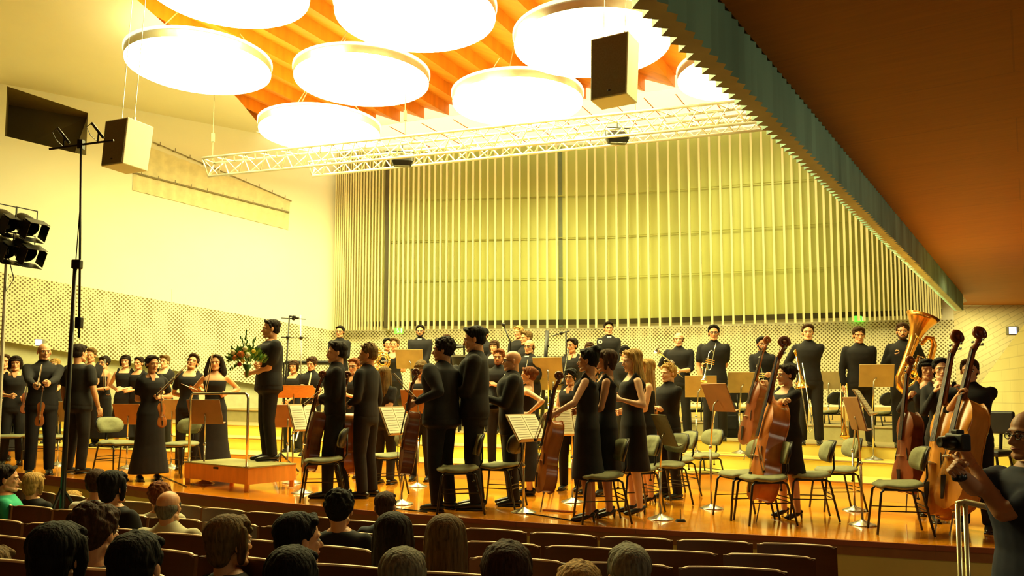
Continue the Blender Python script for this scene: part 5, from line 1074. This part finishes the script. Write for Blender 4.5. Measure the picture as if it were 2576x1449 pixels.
#@@INSTR
# ================================================================== INSTRUMENTS
def strings(name, label, cat, bottom, scroll, facing, K, group, mv=None, stick=True):
    """bottom, scroll: world points; facing: yaw of the front plate; K: 'violin' | 'cello' | 'bass'"""
    T_ = scroll - bottom; L = T_.length; z = T_.normalized(); fy = V((-math.sin(R(facing)), math.cos(R(facing)), 0))
    y = (fy - z * fy.dot(z)).normalized(); x = y.cross(z).normalized()
    root = bpy.data.objects.new(name, None); COL.objects.link(root); tag(root, label, cat, group); root.matrix_world = Matrix.Translation(bottom) @ Matrix((x, y, z)).transposed().to_4x4()
    mv = mv or M_VARN
    q = {'violin': dict(b=.60, w=(.171, .115, .208), d=.062), 'cello': dict(b=.60, w=(.172, .120, .218), d=.105), 'bass': dict(b=.59, w=(.148, .118, .192), d=.108)}[K]
    bl = q['b'] * L; u, c, l = [a * L for a in q['w']]; d = q['d'] * L
    N = 14; half = []
    cv = [(0, 0), (.02, .45), (.08, .83), (.18, 1.0), (.28, .93), (.36, .70), (.42, .56)] # fraction of lower bout
    Hh = [(0, 0), (.008 * bl, l * .28), (.05 * bl, l * .74), (.12 * bl, l * .95), (.20 * bl, l), (.30 * bl, l * .93), (.37 * bl, l * .76), (.385 * bl, l * .80), (.43 * bl, c * 1.12), (.52 * bl, c), (.62 * bl, c * 1.10), (.665 * bl, u * .86), (.68 * bl, u * .84), (.74 * bl, u * .98), (.80 * bl, u)]
    Hh += [(.88 * bl, u * .86), (.95 * bl, u * .52), (1.0 * bl, u * .14)] if K == 'bass' else [(.88 * bl, u * .97), (.95 * bl, u * .78), (.99 * bl, u * .40), (1.0 * bl, u * .12)]
    Hh = [(a, b * .5 * 1.0) for a, b in Hh]; out = [(b, a) for a, b in Hh] + [(-b, a) for a, b in reversed(Hh[1:])]; n = len(out); cz = bl * .5
    def ring(f, yy): return [V((px * f, yy, cz + (pz - cz) * (1 - (1 - f) * .75))) for px, pz in out]
    m = MB(); e = .006 * L / .6 * .3; rings = [ring(.05, -d / 2 - d * .22), ring(.55, -d / 2 - d * .17), ring(.9, -d / 2 - d * .05), ring(1.03, -d / 2), ring(1.03, -d / 2 + d * .06), ring(.98, -d / 2 + d * .07), ring(.98, d / 2 - d * .07), ring(1.03, d / 2 - d * .06), ring(1.03, d / 2), ring(.9, d / 2 + d * .05), ring(.5, d / 2 + d * .14), ring(.05, d / 2 + d * .16)]
    m.add([p for r_ in rings for p in r_], [(i * n + j, i * n + (j + 1) % n, (i + 1) * n + (j + 1) % n, (i + 1) * n + j) for i in range(len(rings) - 1) for j in range(n)] + [tuple(range(n)), tuple((len(rings) - 1) * n + j for j in range(n))])
    o = obj('sound_box', m, mv, root, smooth=True)
    try:
        for p in o.data.polygons: pass
        md = o.modifiers.new('e', 'EDGE_SPLIT'); md.split_angle = R(50)
    except Exception: pass
    fr = -d / 2 - d * .22; r = L / 1.85
    nk0 = V((0, fr + d * .15, bl * .98)); nk1 = V((0, fr + d * .22, L * .86))
    m = MB(); m.tube([nk0, nk0.lerp(nk1, .5), nk1], [.030 * r, .024 * r, .022 * r], 10)
    a0 = L * .86; sc = .030 * r; P_ = [nk1, V((0, nk1.y + .02 * r, a0 + .10 * (L - a0) / .26)), V((0, nk1.y + .045 * r, L * .955)), V((0, nk1.y + .02 * r, L * .985))]
    m.tube([nk1, V((0, nk1.y + .030 * r, L * .92)), V((0, nk1.y + .055 * r, L * .955))], [.026 * r, .028 * r, .024 * r], 10)
    cc = V((0, nk1.y + .020 * r, L * .965)); P_ = []; Rr = []
    for i in range(22):
        a = 2 * PI * 1.35 * i / 21; rad = .064 * r * (1 - .74 * i / 21); P_.append(cc + V((0, math.cos(a) * rad, math.sin(a) * rad))); Rr.append(.027 * r * (1 - .35 * i / 21))
    m.tube(P_, Rr, 8, round_=True); m.tube([cc - V((.040 * r, 0, 0)), cc + V((.040 * r, 0, 0))], .020 * r, 10)
    obj('neck', m, M_VARND, root, smooth=True)
    m = MB(); fb0 = V((0, fr - d * .16, bl * .62)); fb1 = V((0, nk1.y - .024 * r, L * .865)); m.add([fb0 + V((sx * .030 * r, sy * .006 * r, 0)) for sx, sy in ((-1, -1), (1, -1), (1, 1), (-1, 1))] + [fb1 + V((sx * .018 * r, sy * .006 * r, 0)) for sx, sy in ((-1, -1), (1, -1), (1, 1), (-1, 1))], [(0, 1, 2, 3), (7, 6, 5, 4), (0, 4, 5, 1), (1, 5, 6, 2), (2, 6, 7, 3), (3, 7, 4, 0)]); obj('fingerboard', m, M_EBON, root)
    br = V((0, fr - d * .02, bl * .43)); m = MB(); m.add([br + V((sx * .05 * r, y_ * .010 * r, z_)) for z_ in (0, ) for sx in (-1, 1) for y_ in (-1, 1)] + [br + V((sx * .034 * r, -d * .24 , y_ * .006 * r)) for sx in (-1, 1) for y_ in (-1, 1)], [(0, 1, 3, 2), (4, 5, 7, 6), (0, 4, 5, 1), (2, 3, 7, 6), (0, 2, 6, 4), (1, 5, 7, 3)]); obj('bridge', m, M_HAIRW, root)
    m = MB(); m.add([V((sx * w_, yy, zz)) for zz, w_, yy in ((bl * .06, .014 * r, fr - d * .02), (bl * .26, .030 * r, fr - d * .16)) for sx in (-1, 1)] + [V((sx * w_, yy + .01 * r, zz)) for zz, w_, yy in ((bl * .06, .014 * r, fr - d * .02), (bl * .26, .030 * r, fr - d * .16)) for sx in (-1, 1)], [(0, 1, 3, 2), (4, 6, 7, 5), (0, 2, 6, 4), (1, 5, 7, 3), (2, 3, 7, 6)]); obj('tailpiece', m, M_EBON, root)
    m = MB()
    for i in range(4):
        xx = (-1.5 + i); m.tube([(xx * .013 * r, fr - d * .16, bl * .26), (xx * .014 * r, br.y - d * .25, bl * .43), (xx * .007 * r, fb1.y - .010 * r, L * .87)], .0014 * r + .0004, 4)
    obj('strings', m, M_SILV, root)
    for sx in (-1, 1):
        m = MB(); m.tube([(sx * .085 * r * (1.15 if K == 'cello' else 1), fr + d * .10, bl * .36), (sx * .105 * r, fr + d * .07, bl * .40), (sx * .085 * r, fr + d * .055, bl * .47), (sx * .075 * r, fr + d * .06, bl * .53)], [.006 * r, .009 * r, .009 * r, .006 * r], 6, flat=.6); obj('f_hole', m, M_EBON, root)
        for j in (0, 1): m = MB(); z_ = L * (.895 + .03 * j); m.tube([(0, nk1.y + .02 * r, z_), (sx * .06 * r, nk1.y + .045 * r, z_)], .006 * r, 6); m.ell((sx * .066 * r, nk1.y + .025 * r, z_), (.018 * r, .006 * r, .014 * r)); obj('tuning_peg', m, M_EBON, root, smooth=True)
    if K != 'violin': m = MB(); m.tube([(0, 0, .02), (0, 0, -.16 * r - .08)], .007, 6); m.ell((0, 0, 0), .02 * r); obj('endpin', m, M_CHROME, root)
    return root
def px(x, y, s): return at(x, y, s)
G1 = 'double basses'
strings('double_bass', 'double bass with amber body held by the woman in profile', 'double bass', px(1912, 1262, 246), px(1990, 852, 240), -82, 'bass', G1, M_VARN)
strings('double_bass', 'dark double bass behind the bearded man, only neck and scroll clear', 'double bass', px(1880, 1120, 178), px(1940, 850, 178), -70, 'bass', G1, M_VARND)
strings('double_bass', 'golden double bass leaning at the right, scroll second from the right', 'double bass', px(2358, 1300, 262), px(2424, 840, 250), -74, 'bass', G1, M_VARNL)
strings('double_bass', 'rightmost double bass with bright amber shoulder and highest scroll', 'double bass', px(2400, 1285, 272), px(2482, 832, 258), -78, 'bass', G1, M_VARNL)
strings('double_bass', 'dark brown double bass behind the others, left of the golden one', 'double bass', px(2282, 1240, 232), px(2300, 900, 226), -70, 'bass', G1, M_VARND)
G2 = 'cellos'
strings('cello', 'amber cello held out by the woman with upswept hair', 'cello', px(1368, 1240, 264), px(1418, 938, 262), -70, 'cello', G2, M_VARN)
strings('cello', 'dark cello held by the curly-haired man', 'cello', px(1018, 1196, 250), px(1058, 930, 246), -75, 'cello', G2, M_VARND)
strings('cello', 'brown cello of the blond young man', 'cello', px(876, 1195, 208), px(884, 935, 208), -75, 'cello', G2, M_VARN)
strings('cello', 'dark brown cello of the young dark-haired cellist', 'cello', px(775, 1185, 214), px(822, 935, 216), -60, 'cello', G2, M_VARND)
G3 = 'violins and violas'
strings('violin', 'violin hanging from the hand of the woman in the long dress', 'violin', px(408, 1075, 192), px(404, 975, 190), 30, 'violin', G3, M_VARN)
strings('viola', 'violin held upright before the bald violinist', 'violin', px(98, 1072, 196), px(108, 972, 196), 30, 'violin', G3, M_VARN)
strings('violin', 'violin tucked under the arm of the violinist tilting the head back', 'violin', px(505, 985, 170), px(455, 965, 172), 20, 'violin', G3, M_VARN)
strings('violin', 'violin held low by the dark-haired woman at the left edge', 'violin', px(60, 1040, 164), px(68, 955, 162), 40, 'violin', G3, M_VARND)
strings('viola', 'viola held upright by the blond young man in a polo shirt', 'viola', px(1652, 1100, 206), px(1642, 985, 206), -60, 'violin', G3, M_VARN)
def bow(a, b, label):
    root = thing('bow', label, 'bow', a, 0, 'bows'); d = b - a; n = V((0, 0, 1)).cross(d).normalized().cross(d).normalized()
    m = MB(); m.tube([V(), d * .5 + n * .006, d], [.007, .006, .005], 6); obj('stick', m, M_BOW, root); m = MB(); m.tube([d * .05 - n * .022, d * .98 - n * .016], .004, 4); obj('bow_hair', m, M_HAIRW, root); m = MB(); m.box(d * .06 - n * .012, (.022, .012, .026)); obj('frog', m, M_EBON, root)
bow(px(392, 1000, 196), px(470, 920, 196), 'bow held diagonally by the woman in the long dress')
bow(px(94, 975, 196), px(106, 916, 194), 'bow upright in the hand of the bald violinist'); bow(px(518, 990, 172), px(536, 888, 172), 'bow held upright by the curly-haired woman')
bow(px(762, 1024, 226), px(812, 980, 226), 'bow of the young dark-haired cellist'); bow(px(1046, 1008, 254), px(988, 940, 254), 'bow in the hand of the curly-haired man')
bow(px(262, 985, 148), px(262, 902, 148), 'thin bow held by the woman with glasses and curls'); bow(px(1348, 1112, 270), px(1372, 1040, 270), 'dark bow beside the cello neck of the woman in heels')
bow(px(1920, 1192, 250), px(1906, 1120, 250), 'short bow hanging in a quiver beside the woman\'s double bass'); bow(px(1647, 1040, 212), px(1640, 930, 212), 'bow held upright by the blond young man')
# brass and woodwinds
def bell(m, c, d, r0, r1, L, mi=0):
    z = d.normalized(); rot = z.to_track_quat('Z', 'Y').to_matrix(); prof = [(r0 + (r1 - r0) * (t ** 3.2), L * t) for t in [i / 12 for i in range(13)]]; prof += [(r1 - .003, L - .002)] + [(r0 * .9 + (r1 - r0) * (t ** 3.2) - .002, L * t) for t in [i / 12 for i in range(11, -1, -1)]]; m.lathe(prof, 28, mi, c, rot)
# tuba
c = px(2278, 900, 186); t = thing('tuba', 'large brass tuba with flared bell held by the bearded man on the riser', 'tuba', c); ax = px(2318, 806, 184) - px(2262, 955, 184); az = ax.normalized(); sidev = V((0, -1, 0)).cross(az).normalized() * -1
b0_ = px(2262, 955, 184) - c; m = MB(); bell(m, b0_ + az * .28, az, .055, .22, .66); obj('bell', m, M_GOLD, t, smooth=True)
if sidev.x < 0: sidev = -sidev
m = MB(); q = b0_ + az * .28; m.tube([q, q - az * .25, q - az * .36 + sidev * .05, q - az * .40 + sidev * .13, q - az * .36 + sidev * .22, q - az * .22 + sidev * .27, q + az * .10 + sidev * .30, q + az * .34 + sidev * .28, q + az * .42 + sidev * .22, q + az * .40 + sidev * .15, q + az * .3 + sidev * .12], [.056, .058, .06, .06, .058, .052, .045, .040, .034, .030, .026], 14, round_=True); obj('bow_tubing', m, M_GOLD, t, smooth=True)
for i in range(4):
    m = MB(); o = sidev * (.10 + .035 * i) + V((0, -.07, 0)) - az * .02; m.tube([q + o - az * .14, q + o + az * .12], .016, 10); m.lathe([(.018, 0), (.018, .012), (.001, .012)], 10, 0, q + o + az * .12, az.to_track_quat('Z', 'Y').to_matrix()); obj('valve', m, M_SILV if i % 2 else M_BRASS, t, smooth=True)
for i, (r1_, of) in enumerate(((.12, .10), (.09, .13), (.07, .16))):
    m = MB(); cc = q + sidev * of + V((0, -.05, 0)) + az * (.08 * i - .15); m.tube([cc + (az * math.sin(a) * r1_ * 1.5 + sidev * math.cos(a) * r1_ * .7) for a in [2 * PI * k / 20 for k in range(21)]], .013, 8); obj('tubing_loop', m, M_BRASS, t, smooth=True)
m = MB(); m.tube([q + az * .3 + sidev * .12, q + az * .34 + V((-.02, -.12, 0)), q + az * .36 + V((-.08, -.16, .02))], .008, 8); obj('mouthpipe', m, M_SILV, t, smooth=True)
def horn(x, y, s, label, mt):
    c = px(x, y, s); t = thing('french_horn', label, 'horn', c, R(15), 'French horns'); m = MB()
    m.tube([(.15 * math.cos(a) , -.02 * a / 6, .15 * math.sin(a)) for a in [2 * PI * k / 28 for k in range(30)]], .014, 8); obj('main_tubing', m, mt, t, smooth=True)
    for r_ in (.10, .07): m = MB(); m.tube([(.03 + r_ * math.cos(a), -.04, r_ * math.sin(a)) for a in [2 * PI * k / 20 for k in range(21)]], .010, 8); obj('tubing_loop', m, mt, t, smooth=True)
    m = MB(); bell(m, V((-.13, 0, -.06)), V((-.25, .10, -.45)), .02, .15, .30); obj('bell', m, mt, t, smooth=True)
    for i in range(3): m = MB(); m.tube([(.02 + i * .035, -.09, .0), (.02 + i * .035, -.02, .0)], .015, 8); obj('valve', m, M_SILV, t)
horn(958, 908, 152, 'French horn held by the smiling short-haired woman', M_BRASS); horn(938, 893, 140, 'dark rimmed French horn further back left of the smiling horn player', M_BRASS)
def trumpet(x, y, s, d, label):
    c = px(x, y, s); t = thing('trumpet', label, 'trumpet', c, 0, 'trumpets'); d = V(d).normalized(); u = V((0, -1, 0)).cross(d).normalized()
    m = MB(); m.tube([d * .18, d * -.12, d * -.17 + u * .02, d * -.17 + u * .05, d * -.12 + u * .07, d * .10 + u * .07, d * .13 + u * .05, d * .13 + u * .03, d * .08 + u * .012, d * -.02], .0065, 8); m.tube([d * -.12 + u * .07, d * -.30 + u * .075], .006, 8); obj('tubing', m, M_SILV, t, smooth=True)
    m = MB(); bell(m, d * .12, d, .008, .060, .20); obj('bell', m, M_SILV, t, smooth=True)
    for i in (-1, 0, 1): m = MB(); m.tube([d * (.03 * i) - u * .03, d * (.03 * i) + u * .10], .010, 8); obj('valve', m, M_SILV, t)
trumpet(1780, 908, 170, (-.25, -.2, -1), 'silver trumpet hanging from the hand of the dark-haired trumpeter'); trumpet(1690, 912, 166, (-.7, -.3, .5), 'silver trumpet held by the man with receding hair'); trumpet(1907, 945, 166, (.1, -.3, -1), 'trumpet held low by the bearded dark-haired man')
c = px(2020, 930, 178); t = thing('trombone', 'slim trombone held downwards by the tall fair man', 'trombone', c); a = px(2003, 895, 180) - c; b = px(2032, 1080, 180) - c
m = MB(); u = V((.035, 0, 0)); m.tube([a, b, b + V((.02, 0, -.04)), b + u * 2 + V((0, 0, .01)), a + u * 2 - (a - b) * .1], .008, 8); obj('slide', m, M_SILV, t, smooth=True); m = MB(); m.tube([a, a + V((-.03, .0, .06)), a + V((.02, .08, .09)), a + V((.07, .12, -.1))], .010, 8); bell(m, a + V((.07, .12, -.1)), (b - a), .012, .10, .35); obj('bell', m, M_BRASS, t, smooth=True)
c = px(2122, 985, 178); t = thing('trumpet', 'brass instrument hanging on its stand left of the boyish man', 'trumpet', c, 0, 'trumpets'); m = MB(); m.tube([(-.04, 0, .12), (-.04, 0, -.62), (-.02, 0, -.66), (.03, 0, -.66), (.05, 0, -.62), (.05, 0, .12)], .008, 8); obj('tubing', m, M_BRASS, t, smooth=True); m = MB(); bell(m, V((.0, 0, -.2)), V((0, 0, -1)), .01, .07, .44); obj('bell', m, M_BRASS, t, smooth=True)
c = px(1424, 925, 166); t = thing('clarinet', 'black clarinet with silver keys held by the woman with a bun', 'clarinet', c); m = MB(); a, b = px(1430, 880, 166) - c, px(1414, 968, 170) - c; m.tube([a, a.lerp(b, .9), b], [.012, .014, .032], 10); obj('body', m, M_EBON, t, smooth=True)
for i in range(8): m = MB(); p_ = a.lerp(b, .2 + .08 * i); m.tube([p_ + V((0, -.016, .012)), p_ + V((0, -.018, -.012))], .006, 6); obj('key', m, M_SILV, t)
c = px(1324, 935, 166); t = thing('oboe', 'thin black oboe held by the balding man with glasses', 'oboe', c); m = MB(); m.tube([px(1326, 915, 166) - c, px(1316, 965, 170) - c], [.008, .014], 8); obj('body', m, M_EBON, t); m = MB(); m.tube([px(1326, 915, 166) - c, px(1327, 905, 166) - c], .004); obj('reed', m, M_HAIRW, t)
c = px(786, 960, 168); t = thing('woodwind', 'pale slim woodwind at the mouth of the curly-haired man', 'woodwind', c); m = MB(); m.tube([px(783, 938, 172) - c, px(772, 1000, 178) - c], [.010, .016], 8); obj('tube', m, M_SILV, t)
c = at(1523, 852, 150); t = thing('badge', 'small white ring badge on the jacket of the tall young man', 'badge', V((c.x, at(1531, 850, 140).y - .165, c.z))); m = MB(); m.tube([(.028 * math.cos(a), 0, .028 * math.sin(a)) for a in [2 * PI * k / 16 for k in range(17)]], .010, 6); obj('ring', m, M_WSH, t)
# flowers
c = px(622, 905, 200); t = thing('flower_bunch', 'large bunch of orange and white flowers with green leaves in the conductor\'s hands', 'bouquet', c, 0)
lf = [mat('leaf_green', (.05, .14, .015), .5, var=.3), mat('leaf_light', (.16, .26, .03), .5, var=.3)]
for mi in (0, 1):
    m = MB()
    for i in range(170):
        v = V(np.random.normal(size=3)).normalized(); v.z = abs(v.z) * .9 - .25; r_ = random.uniform(.10, .21); p = V((v.x * r_ * 1.05, v.y * r_ * .8, v.z * r_ + .0)); d = (p + V((0, 0, .15))).normalized(); e = d.cross(V(np.random.normal(size=3))).normalized(); L_ = random.uniform(.05, .10); w_ = L_ * .26
        m.add([p - e * .004, p + d * L_ * .5 + e * w_, p + d * L_, p + d * L_ * .5 - e * w_, p + d * L_ * .5 + d.cross(e) * .008], [(0, 1, 4), (1, 2, 4), (2, 3, 4), (3, 0, 4)])
    obj('foliage', m, lf[mi], t, fix=False)['kind'] = 'stuff'
m = MB()
for v in ((-.02, 0, .36), (-.08, -.02, .28), (.10, 0, .27), (-.2, 0, .16), (-.19, -.05, -.12)):
    m.tube([V((0, 0, -.05)), V(v) * .6, V(v)], [.004, .004, .002], 5)
    for k in range(6): p = V(v) * (.55 + .09 * k); m.ell(p + V((random.uniform(-.02, .02), random.uniform(-.02, .02), 0)), (.010, .004, .022))
obj('grass_blades', m, lf[0], t)['kind'] = 'stuff'
for (x, y, z, r_, mt) in ((-.03, -.16, .06, .05, 'o'), (.06, -.17, .05, .04, 'w'), (-.14, -.12, .09, .035, 'w'), (.12, -.13, .10, .03, 'y'), (-.05, -.14, -.06, .032, 'r'), (.02, -.15, .13, .035, 'w'), (-.10, -.15, .02, .036, 'o'), (.0, -.17, -.02, .03, 'y')):
    mm = {'o': mat('petal_orange', (.75, .20, .03), .5), 'w': mat('petal_cream', (.85, .78, .45), .5), 'y': mat('petal_yellow', (.80, .60, .06), .5), 'r': mat('petal_red', (.5, .04, .02), .5)}[mt]
    m = MB()
    for lay in range(3):
        for k in range(6):
            a = 2 * PI * k / 6 + lay * .5; q = r_ * (1 - .28 * lay); pc_ = V((x, y, z)) + V((math.cos(a) * q * .55, -lay * r_ * .18, math.sin(a) * q * .55)); m.ell(pc_, (q * .42, q * .2, q * .42), 8, 6, rot=Matrix.Rotation(a, 3, 'Y'))
    obj('blossom', m, mm, t, smooth=True)
m = MB(); m.loft([(0, 0, -.22, .018, .018), (0, 0, -.14, .022, .022), (0, 0, -.06, .06, .05)], 14); obj('wrapping', m, lf[0], t, smooth=True)
# photographer's camera and watch
c = px(2400, 1112, 508); t = thing('camera', 'black camera with lens held up by the photographer at the right edge', 'camera', c, R(-85))
m = MB(); m.box((0, .02, 0), (.135, .05, .085)); obj('camera_body', m, M_BLKPL, t, bevel=.01); m = MB(); m.lathe([(.032, 0), (.032, .05), (.027, .052), (.027, .075), (.022, .075), (.001, .07)], 20, 0, (0, 0, 0), Matrix.Rotation(R(90), 3, 'X')); obj('lens_barrel', m, M_BLACK, t, smooth=True); m = MB(); m.box((0, .02, .05), (.05, .04, .022)); obj('viewfinder', m, M_BLKPL, t, bevel=.006)

for o in COL.objects:
    if o.get('category') == 'person' and 'raising a camera' in o.get('label', ''):
        wp = at(2413, 1200, 519); m = MB(); ax = (at(2410, 1186, 520) - at(2438, 1308, 515)).normalized(); q_ = ax.to_track_quat('Z', 'Y').to_matrix()
        iv = (Matrix.Translation(o.location) @ o.rotation_euler.to_matrix().to_4x4()).inverted()
        m.lathe([(.031, -.012), (.034, -.008), (.034, .008), (.031, .012)], 20, 0, wp, q_); m.ell(wp + V((-.012, -.033, 0)), (.020, .008, .020)); m.v = [tuple(iv @ V(p)) for p in m.v]; obj('watch', m, M_BLACK, o, smooth=True)
